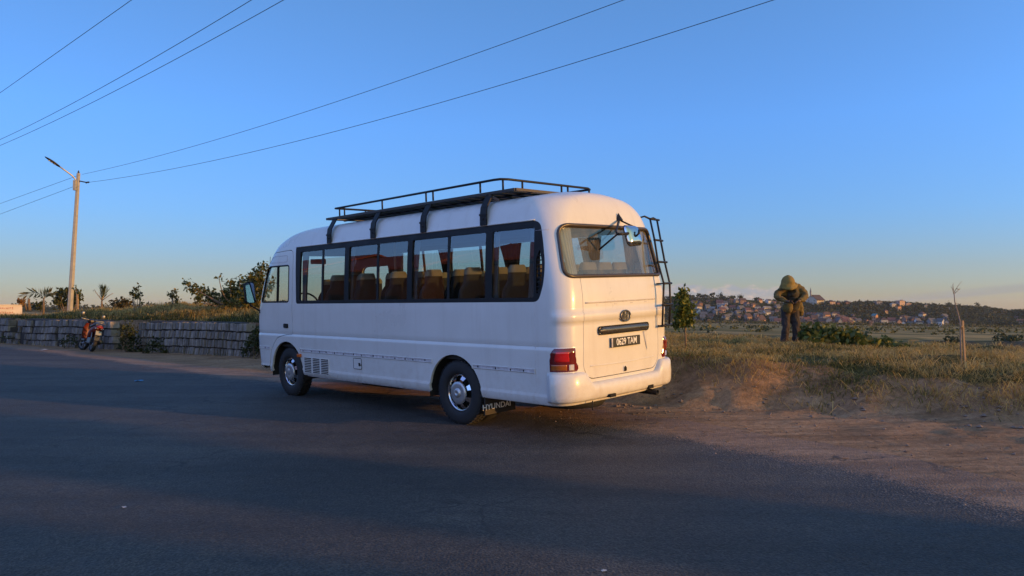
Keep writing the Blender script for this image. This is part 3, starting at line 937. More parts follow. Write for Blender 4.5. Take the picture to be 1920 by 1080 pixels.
# cabin
mb = MB(); mb.box((1.8, 0, .80), (6.7, 1.86, .04)); mb.build('cabin_floor', M['floorm'], bus)
mb = MB(); mb.prism([(4.55, .85), (4.62, 1.30), (4.80, 1.44), (5.15, 1.42), (5.2, .85)], -.88, .88, 'y'); mb.build('dashboard', M['under'], bus)
mb = MB(); WMt = Matrix.Translation((4.42, .42, 1.45)) @ Matrix.Rotation(R(-58), 4, 'Y')
mb.tube([WMt @ Vector((.21 * math.cos(a), .21 * math.sin(a), 0)) for a in [2 * math.pi * i / 24 for i in range(24)]], .015, 6, True)
mb.tube([WMt @ Vector((-.2, 0, 0)), WMt @ Vector((.2, 0, 0))], .015, 6); mb.tube([WMt @ Vector((0, 0, 0)), WMt @ Vector((0, 0, -.4))], .025, 6)
mb.build('steering_wheel', M['black'], bus)
def seat_obj(parent):
    mb = MB()
    mb.box((.02, 0, 1.16), (.44, .42, .13)); mb.box((.0, 0, .97), (.30, .30, .28))
    rows = []
    for x, z, w, t in ((-.20, 1.12, .215, .06), (-.24, 1.35, .215, .055), (-.285, 1.60, .20, .05), (-.30, 1.66, .175, .045), (-.305, 1.70, .14, .05), (-.315, 1.82, .13, .05), (-.32, 1.88, .10, .035)):
        rows.append([(x + t * math.cos(a), w * (abs(math.sin(a)) ** .5) * (1 if math.sin(a) >= 0 else -1), z) for a in [2 * math.pi * i / 16 for i in range(16)]])
    mb.grid(rows, closed=True); mb.add(rows[-1], [tuple(range(16))])
    o = mb.build('seat', M['seat'], parent)
    cv = MB(); rr_ = []
    for x, z, w, t in ((-.317, 1.80, .137, .056), (-.318, 1.82, .136, .056), (-.321, 1.86, .122, .048), (-.323, 1.886, .105, .040)):
        rr_.append([(x + t * math.cos(a), w * (abs(math.sin(a)) ** .5) * (1 if math.sin(a) >= 0 else -1), z) for a in [2 * math.pi * i / 16 for i in range(16)]])
    cv.grid(rr_, closed=True); cv.add(rr_[-1], [tuple(range(16))]); cv.build('headrest_cover', M['cover'], o)
    return o
first = seat_obj(bus); first.location = (4.02, .42, -.05)
xs_ = [3.25, 2.50, 1.75, 1.0, .25, -.50, -1.16]
for i, x in enumerate(xs_):
    for y in (.74, .28, -.30, -.74):
        if i in (0,) and y < -.5: continue
        c = copy_tree(first, bus); c.location = (x, y, 0)
c = copy_tree(first, bus); c.location = (-1.16, -.01, 0)
c = copy_tree(first, bus); c.location = (4.02, -.45, -.05)
# curtains: pleated, wide at the rail, tied narrow at the sill
def curtain(xc, s, wt, wb, name='curtain'):
    rows = []
    for i in range(9):
        f = i / 8; z = 2.26 - f * .80; w = wt + (wb - wt) * min(1, (f * 1.25)) ** .8
        if f > .8: w = wb * (1 + (f - .8) * 1.2)
        r = []
        for k in range(25):
            q = k / 24 - .5; x = xc + q * w; y = side_y(max(min(x, 3.7), -1.35), z) - .075 + .022 * math.sin(k * 1.57 + i * .08)
            r.append((x, s * y, z))
        rows.append(r)
    MB().grid(rows).build(name, M['curtain'], bus, recalc=False)
for s in (1, -1):
    for xc, wt, wb in ((3.62, .30, .10), (2.345, .36, .12), (.88, .46, .14), (-.595, .40, .16), (-1.25, .26, .16)):
        if s > 0: wt *= .55
        curtain(xc, s, wt, wb)
def rear_curtain(yc, wt, wb):
    rows = []
    for i in range(9):
        f = i / 8; z = 2.27 - f * .6; w = wt + (wb - wt) * f ** .7
        rows.append([(rear_x(yc + (k / 16 - .5) * w, z) + .07 + .018 * math.sin(k * 1.7), yc + (k / 16 - .5) * w, z) for k in range(17)])
    MB().grid(rows).build('curtain', M['rearcurtain'], bus, recalc=False)
rear_curtain(.70, .20, .12); rear_curtain(-.66, .20, .12)
for x, y in ((1.9, .45), (-.62, .86), (2.8, -.5)):
    MB().tube([(x, y, .82), (x, y, 2.5)], .016, 8).build('grab_pole', M['cover'], bus)
mb = MB(); mb.box((4.75, 0, 2.17), (.02, .30, .09)); bevel_obj(mb.build('cab_mirror', M['black'], bus), .008)
# ------------------------------------------------------------------ camera, sky, sun
cam = bpy.data.cameras.new('camera'); cam_o = bpy.data.objects.new('camera', cam); COL.objects.link(cam_o)
F_PX = 1375.8
cam.sensor_width = 36; cam.lens = F_PX / 1920 * 36; cam.clip_start = .1; cam.clip_end = 12000
cam_o.location = (0, 0, CAM_Z); cam_o.rotation_euler = (R(90) + math.atan(36.8 / F_PX), 0, 0)
SC.camera = cam_o
SUN_AZ, SUN_EL = 114.0, 7.2          # degrees clockwise from the view direction, above the horizon
sd = Vector((math.sin(R(SUN_AZ)) * math.cos(R(SUN_EL)), math.cos(R(SUN_AZ)) * math.cos(R(SUN_EL)), math.sin(R(SUN_EL))))
sl = bpy.data.lights.new('sun', 'SUN'); sl.energy = 2.9; sl.angle = R(.55); sl.color = (.72, .35, .10)
so = bpy.data.objects.new('sun', sl); COL.objects.link(so); so.rotation_euler = sd.to_track_quat('Z', 'Y').to_euler(); so.location = sd * 50
W = bpy.data.worlds.new('World'); SC.world = W; W.use_nodes = True
nt = W.node_tree; bg = nt.nodes['Background']
sky = N(nt, 'ShaderNodeTexSky', sky_type='NISHITA'); sky.sun_disc = False
sky.sun_elevation = R(SUN_EL); sky.sun_rotation = R(SUN_AZ); sky.air_density = 1.0; sky.dust_density = .6; sky.ozone_density = 3.2; sky.altitude = 1200
gain = mixc(nt, sky.outputs[0], (1.14, 1.0, 1.0), 1.0, 'MULTIPLY')
# low banks of cloud on the horizon
tc = N(nt, 'ShaderNodeTexCoord'); sp = N(nt, 'ShaderNodeSeparateXYZ'); L(nt, tc.outputs['Generated'], sp.inputs[0])
az = mathn(nt, 'ARCTAN2', sp.outputs[0], sp.outputs[1]); el = mathn(nt, 'ARCSINE', sp.outputs[2])
def cloudvec(su, sv, off=0.0, tilt=0.0):
    cb = N(nt, 'ShaderNodeCombineXYZ')
    L(nt, mathn(nt, 'ADD', mathn(nt, 'MULTIPLY', az, su), off), cb.inputs[0])
    L(nt, mathn(nt, 'MULTIPLY', mathn(nt, 'ADD', el, mathn(nt, 'MULTIPLY', az, tilt)), sv), cb.inputs[1]); cb.inputs[2].default_value = off
    return cb.outputs[0]
def window(x, a, b, c, d):
    m1 = N(nt, 'ShaderNodeMapRange', interpolation_type='SMOOTHSTEP'); L(nt, x, m1.inputs[0]); m1.inputs[1].default_value = a; m1.inputs[2].default_value = b
    m2 = N(nt, 'ShaderNodeMapRange', interpolation_type='SMOOTHSTEP'); L(nt, x, m2.inputs[0]); m2.inputs[1].default_value = c; m2.inputs[2].default_value = d; m2.inputs[3].default_value = 1; m2.inputs[4].default_value = 0
    return mathn(nt, 'MULTIPLY', m1.outputs[0], m2.outputs[0])
elr = ramp(nt, mathn(nt, 'MULTIPLY', el, 1.0), [(0.0, (.48, .46, .50)), (.05, (.50, .50, .58)), (.12, (.51, .65, .85)), (.24, (.62, .86, 1.15)), (.42, (.78, .99, 1.14)), (.8, (1.35, 1.36, 1.60))])
azf = mathn(nt, 'ADD', .91, mathn(nt, 'MULTIPLY', mathn(nt, 'SINE', az), .29))
gain = mixc(nt, mixc(nt, gain, elr.outputs[0], 1.0, 'MULTIPLY'), azf, 1.0, 'MULTIPLY')
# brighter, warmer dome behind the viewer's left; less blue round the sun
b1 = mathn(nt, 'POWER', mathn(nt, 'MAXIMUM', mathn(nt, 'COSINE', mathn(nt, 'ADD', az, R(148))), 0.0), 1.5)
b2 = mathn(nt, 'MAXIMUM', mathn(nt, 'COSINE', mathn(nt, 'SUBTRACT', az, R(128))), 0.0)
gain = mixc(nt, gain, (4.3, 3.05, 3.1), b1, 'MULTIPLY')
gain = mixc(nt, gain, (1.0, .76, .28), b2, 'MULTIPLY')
base = N(nt, 'ShaderNodeHueSaturation'); base.inputs['Saturation'].default_value = 1.0; L(nt, gain, base.inputs['Color'])
# cumulus bank
n1 = noise_tex(nt, 1.0, 6, .58, cloudvec(34, 60, 3.1))
top = mathn(nt, 'ADD', .014, mathn(nt, 'MULTIPLY', n1.outputs[0], .030))
edge = N(nt, 'ShaderNodeMapRange', interpolation_type='SMOOTHSTEP'); L(nt, mathn(nt, 'SUBTRACT', top, el), edge.inputs[0]); edge.inputs[1].default_value = -.0022; edge.inputs[2].default_value = .0035
cum = mathn(nt, 'MULTIPLY', edge.outputs[0], window(az, .12, .20, .33, .37))
puff = noise_tex(nt, 1.0, 5, .6, cloudvec(62, 95, 7.7))
pr = ramp(nt, puff.outputs[0], [(.42, (.44, .46, .52)), (.56, (.60, .53, .52)), (.70, (1.15, .80, .64))])
lowf = window(el, -.2, -.1, .005, .024)
ccol = mixc(nt, pr.outputs[0], (.52, .48, .46), lowf)
s1 = mixc(nt, base.outputs[0], mixc(nt, ccol, (2.6, 2.6, 2.6), 1.0, 'MULTIPLY'), mathn(nt, 'MULTIPLY', cum, .9))
# long flat streaks to the right
n2 = noise_tex(nt, 1.0, 4, .55, cloudvec(5, 150, 1.3, -.10))
st = window(mathn(nt, 'ADD', el, mathn(nt, 'MULTIPLY', az, -.10)), -.0450, -.0405, -.0375, -.0315)
stm = mathn(nt, 'MULTIPLY', mathn(nt, 'MULTIPLY', st, window(az, .40, .52, .9, 1.1)), ramp(nt, n2.outputs[0], [(.25, .35), (.6, .9)]).outputs[0])
s2 = mixc(nt, s1, mixc(nt, (.42, .42, .44), (2.6, 2.6, 2.6), 1.0, 'MULTIPLY'), mathn(nt, 'MULTIPLY', stm, .85))
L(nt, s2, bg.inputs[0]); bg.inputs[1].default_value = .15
SC.view_settings.view_transform = 'Standard'; SC.view_settings.look = 'None'; SC.view_settings.gamma = 1; SC.view_settings.use_curve_mapping = False
SC.view_settings.exposure = 1.12
SC.cycles.max_bounces = 8; SC.cycles.transparent_max_bounces = 16; SC.cycles.sample_clamp_indirect = 6
# ------------------------------------------------------------------ terrain
# road frame: s runs along the road (away from the camera, to the left), t across it (towards the valley)
O2 = np.array([-.638, 8.83]); FS = np.array([-.7102, .7040]); FT = np.array([.7040, .7102])
def W2(s, t):
    return O2[0] + s * FS[0] + t * FT[0], O2[1] + s * FS[1] + t * FT[1]
def ST(x, y):
    dx, dy = x - O2[0], y - O2[1]
    return dx * FS[0] + dy * FS[1], dx * FT[0] + dy * FT[1]
def at(u, v, d):
    """world point seen at photo pixel (u, v) when it is d metres away"""
    return Vector(((u - 960) / F_PX * d, d, CAM_Z + (576.8 - v) / F_PX * d))

def ip(x, xs, ys): return np.interp(x, xs, ys)
def smooth(t): t = np.clip(t, 0, 1); return t * t * (3 - 2 * t)
def wob(s, a, b, c): return a * (np.sin(s * b + c) + .6 * np.sin(s * b * 2.3 + c * 1.7) + .35 * np.sin(s * b * 5.1 + c * .6))
def toe(s):      # foot of the bank or wall
    return ip(s, [-90, -40, -12, -4.9, -1.8, 1, 5, 12.6, 13.4, 18.7, 23.2, 28.6, 40, 60, 120], [5.2, 4.6, 4.3, 3.75, 2.55, 2.5, 2.8, 3.6, 3.8, 2.56, 1.6, .6, -1.4, -5, -16]) + np.where(s < 12, wob(s, .10, 1.9, .4), 0)
def tar_edge(s):
    return ip(s, [-90, -12, -5.6, -3.86, -2.1, 3, 8.3, 13.5, 18.7, 25.3, 30, 40, 60, 120], [-.4, -.1, .24, .69, 1.05, .9, .62, .56, .40, -.05, -.9, -2.9, -6.5, -17.5]) + wob(s, .06, 1.3, 1.1)
def plateau(s):
    return ip(s, [-90, -40, -12, -4.9, -1.8, 4, 9, 13, 18, 22, 26, 29, 34, 45, 120], [1.1, .95, .78, .64, .66, .76, 1.25, 1.38, 1.42, 1.40, 1.24, 1.0, .6, .5, .5])
def height(s, t):
    s = np.asarray(s, float); t = np.asarray(t, float)
    tb = toe(s); H = plateau(s)
    zs = .0435 * np.clip(t, 0, None) * np.clip((t - tar_edge(s)) * .0 + 1, 0, 1)
    zs = np.minimum(zs, .0435 * tb)
    zs = zs * np.clip(1 - (s - 7) / 6, 0, 1)
    q = t - tb
    # earthen bank
    wid = ip(s, [-90, -6, -3, -.5, 3, 12], [1.6, 1.5, 1.25, .95, .9, 1.2])
    rise = smooth(q / wid) ** .85
    zb = zs + (H - zs) * rise
    # walled stretch
    zw = zs + (.98 - zs) * np.clip((q - .28) / .12, 0, 1) + (H - .98) * smooth((q - .40) / 2.6)
    kw = np.clip((s - 12.9) / .6, 0, 1)
    z = zb * (1 - kw) + zw * kw
    # hummocks
    z = z + np.clip(q / wid, 0, 1) * (wob(s + .7 * t, .035, 2.1, .3) + wob(t - .4 * s, .03, 1.7, 2.0))
    z = z - np.clip(q - 3.5, 0, 12) * .006 - np.clip(q - 3.0, 0, 12) * .03 * np.clip((s - 6) / 6, 0, 1)
    # the land drops to a pit and the plain
    pit = ip(s, [-200, 2, 7, 11, 60], [-2.5, -2.5, -2.2, -.9, -.9])
    lip = np.clip((t - 44.5 - wob(s, .5, .35, .2) - wob(s, .25, 1.4, .9)) / 1.4, 0, 1)
    floor_ = pit + (-.62 + .05 * np.sin(s * .7) - pit) * smooth(lip)
    drop = smooth((t - 10.6 - wob(s, .25, .8, 1.4)) / 4.2)
    z = z * (1 - drop) + floor_ * drop
    z = z - np.clip(t - 46, 0, 900) * .0215
    # left of the road
    z = z - np.clip(-9.0 - t, 0, 60) * .01
    return z
def hz(x, y):
    s, t = ST(x, y); return float(height(s, t))

def ax(parts):
    return np.unique(np.round(np.concatenate(parts), 4))
def geo(a, b, n): return np.geomspace(a, b, n)
S_ = ax([-geo(16, 900, 46), np.arange(-16, -8, .17), np.arange(-8, 3, .085), np.arange(3, 36, .17), geo(36, 2600, 80)])
T_ = ax([-geo(9, 900, 36), np.arange(-9, 1.0, .35), np.arange(1.0, 2.2, .12), np.arange(2.2, 6, .06), np.arange(6, 13, .12), np.arange(13, 60, .55), geo(60, 2600, 90)])
SS, TT = np.meshgrid(S_, T_, indexing='ij')
ZZ = height(SS, TT)
near = (SS > -15) & (SS < 35) & (TT > 0) & (TT < 13)
def micro(s, t):
    """clods and hummocks of the bank"""
    p = Vector((s, t, 0)); k = min(1, max(0, (t - 2.0) * 1.2)); q = t - float(toe(s))
    bare = max(0, 1 - abs(q - .45) / .7) * (1 if s < 12 else 0)
    r = noise.noise(p * 2.4) * .035 + noise.noise(p * 6.1) * .018
    r += bare * (abs(noise.noise(p * 3.3 + Vector((4, 1, 2)))) * .06 + noise.noise(p * 9.0) * .034 + noise.noise(p * 19) * .020 - .02)
    return r * k
rough_ = np.zeros_like(ZZ)
for i, j in zip(*np.where(near)):
    p = Vector((SS[i, j], TT[i, j], 0)); k = min(1, max(0, (TT[i, j] - 2.0) * 1.2))
    rough_[i, j] = micro(SS[i, j], TT[i, j])
ZZ = ZZ + rough_
XX, YY = W2(SS, TT)
nS, nT = SS.shape
idx = np.arange(nS * nT).reshape(nS, nT)
F4 = np.stack([idx[:-1, :-1], idx[1:, :-1], idx[1:, 1:], idx[:-1, 1:]], -1).reshape(-1, 4)
# ground cover mask: r = grass share, g = tilled plain share, b = raw earth scarp
q = TT - toe(SS)
grass_m = smooth((q - ip(SS, [-90, -6, -3, -1, 4, 12], [.3, .5, .75, .85, .6, .3])) / .5) * (1 - smooth((TT - 10) / 3)) 
plain_m = smooth((TT - 40) / 8)
scarp = np.clip((smooth((TT - 12) / 3) * (1 - plain_m)), 0, 1)
lipm = np.exp(-((TT - 45) / 1.6) ** 2) * np.clip((9 - SS) / 3, 0, 1)
scarp = np.clip(scarp + lipm, 0, 1)
colm = np.stack([grass_m, plain_m, scarp], -1).reshape(-1, 3)

def dirt_nodes(nt, co):
    n1 = noise_tex(nt, .9, 6, .6, co); n2 = noise_tex(nt, 14, 6, .7, co); n3 = noise_tex(nt, 90, 2, .6, co)
    mp = N(nt, 'ShaderNodeMapping'); L(nt, co, mp.inputs[0]); mp.inputs['Rotation'].default_value = (0, 0, R(45)); mp.inputs['Scale'].default_value = (.45, 3.6, 1)
    n4 = noise_tex(nt, 1.6, 5, .65, mp.outputs[0])
    a = ramp(nt, n1.outputs[0], [(.3, (.27, .168, .094)), (.7, (.40, .265, .158))]).outputs[0]
    a = mixc(nt, a, ramp(nt, n4.outputs[0], [(.35, (.55, .50, .46)), (.6, (1.08, 1.06, 1.04))]).outputs[0], .75, 'MULTIPLY')
    a = mixc(nt, a, ramp(nt, n2.outputs[0], [(.33, (.62, .60, .58)), (.62, (1.15, 1.12, 1.1))]).outputs[0], .8, 'MULTIPLY')
    a = mixc(nt, a, ramp(nt, n3.outputs[0], [(.36, (.7, .7, .7)), (.5, (1, 1, 1)), (.72, (1.3, 1.28, 1.25))]).outputs[0], .6, 'MULTIPLY')
    h = mathn(nt, 'ADD', mathn(nt, 'MULTIPLY', n2.outputs[0], .7), mathn(nt, 'MULTIPLY', n3.outputs[0], .25))
    return a, h
m, nt, bs = new_mat('earth_and_turf'); co = objco(nt)
dcol, dh = dirt_nodes(nt, co)
vc = N(nt, 'ShaderNodeVertexColor', layer_name='Col'); sp_ = N(nt, 'ShaderNodeSeparateColor'); L(nt, vc.outputs[0], sp_.inputs[0])
g1 = noise_tex(nt, 3.5, 6, .7, co); g2 = noise_tex(nt, 28, 4, .7, co)
gcol = ramp(nt, g1.outputs[0], [(.3, (.040, .042, .012)), (.5, (.085, .075, .024)), (.72, (.17, .125, .05))]).outputs[0]
gcol = mixc(nt, gcol, ramp(nt, g2.outputs[0], [(.3, (.45, .45, .45)), (.7, (1.3, 1.3, 1.3))]).outputs[0], 1.0, 'MULTIPLY')
gm = mathn(nt, 'ADD', sp_.outputs[0], mathn(nt, 'MULTIPLY', mathn(nt, 'SUBTRACT', g1.outputs[0], .5), 1.6))
gm = ramp(nt, gm, [(.35, 0), (.65, 1)]).outputs[0]
gm = mathn(nt, 'MULTIPLY', gm, ramp(nt, sp_.outputs[0], [(.0, 0), (.12, 1)]).outputs[0])
c1 = mixc(nt, dcol, gcol, gm)
# plain: long paddies and stubble strips
mp = N(nt, 'ShaderNodeMapping'); L(nt, co, mp.inputs[0]); mp.inputs['Rotation'].default_value = (0, 0, R(6)); mp.inputs['Scale'].default_value = (.010, .075, 1)
f1 = noise_tex(nt, 1.0, 5, .62, mp.outputs[0], .4)
mp2 = N(nt, 'ShaderNodeMapping'); L(nt, co, mp2.inputs[0]); mp2.inputs['Scale'].default_value = (.05, .30, 1); mp2.inputs['Rotation'].default_value = (0, 0, R(-5))
f2 = noise_tex(nt, 1.0, 5, .65, mp2.outputs[0])
pcol = ramp(nt, f1.outputs[0], [(.28, (.065, .068, .018)), (.42, (.16, .125, .038)), (.52, (.36, .25, .095)), (.60, (.11, .10, .028)), (.75, (.40, .29, .12))]).outputs[0]
pcol = mixc(nt, pcol, ramp(nt, f2.outputs[0], [(.3, (.5, .52, .5)), (.55, (1, 1, 1)), (.75, (1.35, 1.25, 1.15))]).outputs[0], .9, 'MULTIPLY')
c2 = mixc(nt, c1, pcol, sp_.outputs[1])
s1_ = noise_tex(nt, .55, 6, .65, co); 
scol = ramp(nt, s1_.outputs[0], [(.3, (.030, .028, .018)), (.5, (.085, .062, .045)), (.7, (.15, .105, .075))]).outputs[0]
c3 = mixc(nt, c2, scol, sp_.outputs[2])
L(nt, c3, bs.inputs['Base Color']); bs.inputs['Roughness'].default_value = .95; bs.inputs['Specular IOR Level'].default_value = .15
bump(nt, bs, dh, .8, .045)
ground = np_mesh('ground', np.stack([XX, YY, ZZ], -1).reshape(-1, 3), F4, m, colm, smooth=True)
tag(ground, kind='structure')

# road
Sr = ax([-geo(16, 300, 30), np.arange(-16, 40, .25), geo(40, 300, 40)])
fr = np.linspace(0, 1, 46)
Sm = np.repeat(Sr[:, None], len(fr), 1); te = tar_edge(Sr)[:, None]
Tm = (-8.2 + wob(Sr, .1, .7, .2))[:, None] * (1 - fr) + (te + .75) * fr
Zm = height(Sm, Tm) + .006
Xm, Ym = W2(Sm, Tm)
ix = np.arange(Sm.size).reshape(Sm.shape)
Fr = np.stack([ix[:-1, :-1], ix[1:, :-1], ix[1:, 1:], ix[:-1, 1:]], -1).reshape(-1, 4)
edge = np.clip((te - Tm + 1.0) / 4.0, 0, 1)
ecol = np.stack([edge, np.clip((Tm + 8.0) / 2, 0, 1), 0 * edge], -1).reshape(-1, 3)
m, nt, bs = new_mat('worn_asphalt'); co = objco(nt)
vc = N(nt, 'ShaderNodeVertexColor', layer_name='Col'); sp_ = N(nt, 'ShaderNodeSeparateColor'); L(nt, vc.outputs[0], sp_.inputs[0])
a1 = noise_tex(nt, .35, 5, .6, co); a2 = noise_tex(nt, 62, 4, .7, co); a3 = noise_tex(nt, 5, 6, .65, co)
vo = N(nt, 'ShaderNodeTexVoronoi', feature='F1'); vo.inputs['Scale'].default_value = 58; L(nt, co, vo.inputs['Vector'])
ac = ramp(nt, a1.outputs[0], [(.3, (.040, .038, .036)), (.5, (.053, .050, .046)), (.7, (.080, .075, .067))]).outputs[0]
ac = mixc(nt, ac, ramp(nt, a3.outputs[0], [(.32, (.72, .72, .72)), (.55, (1, 1, 1)), (.75, (1.22, 1.2, 1.16))]).outputs[0], .9, 'MULTIPLY')
ac = mixc(nt, ac, ramp(nt, a2.outputs[0], [(.33, (.35, .35, .36)), (.50, (.9, .9, .9)), (.66, (2.1, 2.0, 1.9))]).outputs[0], .85, 'MULTIPLY')
# dark nicks and pale grit
mpr = N(nt, 'ShaderNodeMapping'); L(nt, co, mpr.inputs[0]); mpr.inputs['Rotation'].default_value = (0, 0, R(45)); mpr.inputs['Scale'].default_value = (.16, 1.3, 1)
trk = noise_tex(nt, 1.0, 5, .6, mpr.outputs[0], .3)
ac = mixc(nt, ac, ramp(nt, trk.outputs[0], [(.34, (.72, .72, .73)), (.50, (1, 1, 1)), (.66, (1.4, 1.35, 1.28))]).outputs[0], .9, 'MULTIPLY')
a5 = noise_tex(nt, 17, 2, .5, co)
ac = mixc(nt, ac, ramp(nt, a5.outputs[0], [(.27, (.35, .35, .36)), (.34, (1, 1, 1)), (.74, (1, 1, 1)), (.80, (1.5, 1.45, 1.4))]).outputs[0], .7, 'MULTIPLY')
dcol, dh = dirt_nodes(nt, co)
en = mathn(nt, 'ADD', sp_.outputs[0], mathn(nt, 'ADD', mathn(nt, 'MULTIPLY', mathn(nt, 'SUBTRACT', a2.outputs[0], .5), .34), mathn(nt, 'MULTIPLY', mathn(nt, 'SUBTRACT', a3.outputs[0], .5), .10)))
bse = ramp(nt, mathn(nt, 'ADD', sp_.outputs[0], mathn(nt, 'MULTIPLY', mathn(nt, 'SUBTRACT', a3.outputs[0], .5), .14)), [(.16, 1), (.235, .62), (.30, .30), (.42, .10), (.60, 0)]).outputs[0]
dm_ = ramp(nt, mathn(nt, 'ADD', a2.outputs[0], mathn(nt, 'MULTIPLY', mathn(nt, 'SUBTRACT', bse, .5), .62)), [(.46, 0), (.56, 1)]).outputs[0]
grit = mixc(nt, dcol, (.85, .83, .82), 1.0, 'MULTIPLY')
cc = mixc(nt, ac, grit, dm_)
vg = N(nt, 'ShaderNodeTexVoronoi', feature='F1'); vg.inputs['Scale'].default_value = 64; L(nt, co, vg.inputs['Vector'])
vs = N(nt, 'ShaderNodeSeparateColor'); L(nt, vg.outputs['Color'], vs.inputs[0])
gsel = ramp(nt, mathn(nt, 'ADD', vs.outputs[0], mathn(nt, 'MULTIPLY', mathn(nt, 'SUBTRACT', ramp(nt, bse, [(0.03, 0), (.25, .75), (.55, 1), (.95, .55)]).outputs[0], 1.0), .75)), [(.60, 0), (.66, 1)]).outputs[0]
gdot = ramp(nt, vg.outputs['Distance'], [(.35, 1), (.5, 0)]).outputs[0]
cc = mixc(nt, cc, (.21, .185, .16), mathn(nt, 'MULTIPLY', mathn(nt, 'MULTIPLY', gsel, gdot), .85))
# hairline cracks
ck = N(nt, 'ShaderNodeTexVoronoi', feature='DISTANCE_TO_EDGE'); ck.inputs['Scale'].default_value = .55
wv = N(nt, 'ShaderNodeVectorMath', operation='ADD'); nzc = noise_tex(nt, 2.2, 4, .6, co); scv = N(nt, 'ShaderNodeVectorMath', operation='SCALE'); scv.inputs['Scale'].default_value = .55
L(nt, nzc.outputs['Color'], scv.inputs[0]); L(nt, co, wv.inputs[0]); L(nt, scv.outputs[0], wv.inputs[1]); L(nt, wv.outputs[0], ck.inputs['Vector'])
ckm = mathn(nt, 'MULTIPLY', ramp(nt, ck.outputs['Distance'], [(0.0, 1), (.007, .7), (.012, 0)]).outputs[0], ramp(nt, a1.outputs[0], [(.50, 0), (.58, .75)]).outputs[0])
cc = mixc(nt, cc, (.016, .015, .015), ckm)
L(nt, cc, bs.inputs['Base Color']); L(nt, ramp(nt, a3.outputs[0], [(.3, .62), (.7, .82)]).outputs[0], bs.inputs['Roughness'])
bs.inputs['Specular IOR Level'].default_value = .35
bump(nt, bs, mathn(nt, 'ADD', mathn(nt, 'MULTIPLY', vo.outputs['Distance'], .8), mathn(nt, 'MULTIPLY', a2.outputs[0], .6)), .9, .012)
road = np_mesh('road', np.stack([Xm, Ym, Zm], -1).reshape(-1, 3), Fr, m, ecol, smooth=True); tag(road, kind='structure')

# ------------------------------------------------------------------ far hills
SKY_U = [-900, -300, 0, 200, 300, 345, 400, 520, 800, 1100, 1255, 1330, 1400, 1450, 1500, 1540, 1600, 1645, 1690, 1750, 1800, 1850, 1890, 1960, 2100, 2600]
SKY_V = [574, 574, 575, 576, 573, 571, 570, 569, 567, 564, 560, 558, 562, 566, 570, 569, 570, 569, 570, 576, 579, 581, 587, 585, 582, 580]
BASE_D = 690.0; RIDGE_D = 880.0
def hill(u, k):
    """k 0..1 from the foot to the ridge, beyond 1 the back slope"""
    az_ = (u - 960) / F_PX
    wig = 30 * math.sin(u * .011 + 1) + 16 * math.sin(u * .031)
    d = BASE_D + wig * .6 + (RIDGE_D + wig - BASE_D - wig * .6) * k
    zr = CAM_Z + (576.8 - np.interp(u, SKY_U, SKY_V)) / F_PX * (RIDGE_D + wig)
    z0 = hz(az_ * d, d) - .5 if k < .02 else None
    zb = -16.2
    e = min(k, 1.0)
    prof = 1 - (1 - e) ** 1.35
    z = zb + (zr - zb) * prof - max(0, k - 1) * 26
    z += (noise.noise(Vector((u * .018, k * 3.0, .3))) * 2.6 + noise.noise(Vector((u * .06, k * 9.0, 5.3))) * 1.0) * math.sin(math.pi * min(1, e)) 
    return Vector((az_ * d, d, z))
def hill_at(u, v):
    best = None
    for i in range(61):
        p = hill(u, i / 60); vv = 576.8 - (p.z - CAM_Z) / p.y * F_PX
        if vv <= v: return p
        best = p
    return best
us = np.arange(-900, 2600, 14); ks = np.concatenate([np.linspace(-.06, 1, 24), [1.15, 1.5, 2.2]])
V_ = np.array([[tuple(hill(float(u), float(k))) for k in ks] for u in us])
V_[:, 0, 2] -= 4
ih = np.arange(len(us) * len(ks)).reshape(len(us), len(ks))
Fh = np.stack([ih[:-1, :-1], ih[1:, :-1], ih[1:, 1:], ih[:-1, 1:]], -1).reshape(-1, 4)
m, nt, bs = new_mat('scrub_hillside'); co = objco(nt)
mp = N(nt, 'ShaderNodeMapping'); L(nt, co, mp.inputs[0]); mp.inputs['Scale'].default_value = (.5, .5, 2.4)
h1 = noise_tex(nt, .05, 6, .65, mp.outputs[0]); h2 = noise_tex(nt, .22, 4, .7, mp.outputs[0])
hc = ramp(nt, h1.outputs[0], [(.32, (.032, .040, .018)), (.5, (.062, .062, .028)), (.62, (.13, .10, .05)), (.74, (.22, .15, .085))]).outputs[0]
hc = mixc(nt, hc, ramp(nt, h2.outputs[0], [(.3, (.55, .55, .55)), (.7, (1.4, 1.35, 1.3))]).outputs[0], .9, 'MULTIPLY')
L(nt, hc, bs.inputs['Base Color']); bs.inputs['Roughness'].default_value = 1; bs.inputs['Specular IOR Level'].default_value = 0
hills = np_mesh('hills', V_.reshape(-1, 3), Fh, m, smooth=True); tag(hills, kind='structure')
# ------------------------------------------------------------------ plants
M['leaf'] = leaf_mat('foliage', .5, .3)
M['grass'] = leaf_mat('dry_grass_blades', .6, .42)
M['bark'] = simple('bark', (.16, .11, .07), .9, var=.4, scale=20)
M['stick'] = simple('grey_twig', (.22, .17, .13), .9, var=.3, scale=20)
M['stake'] = simple('sawn_stake', (.34, .22, .11), .85, var=.3, scale=14)

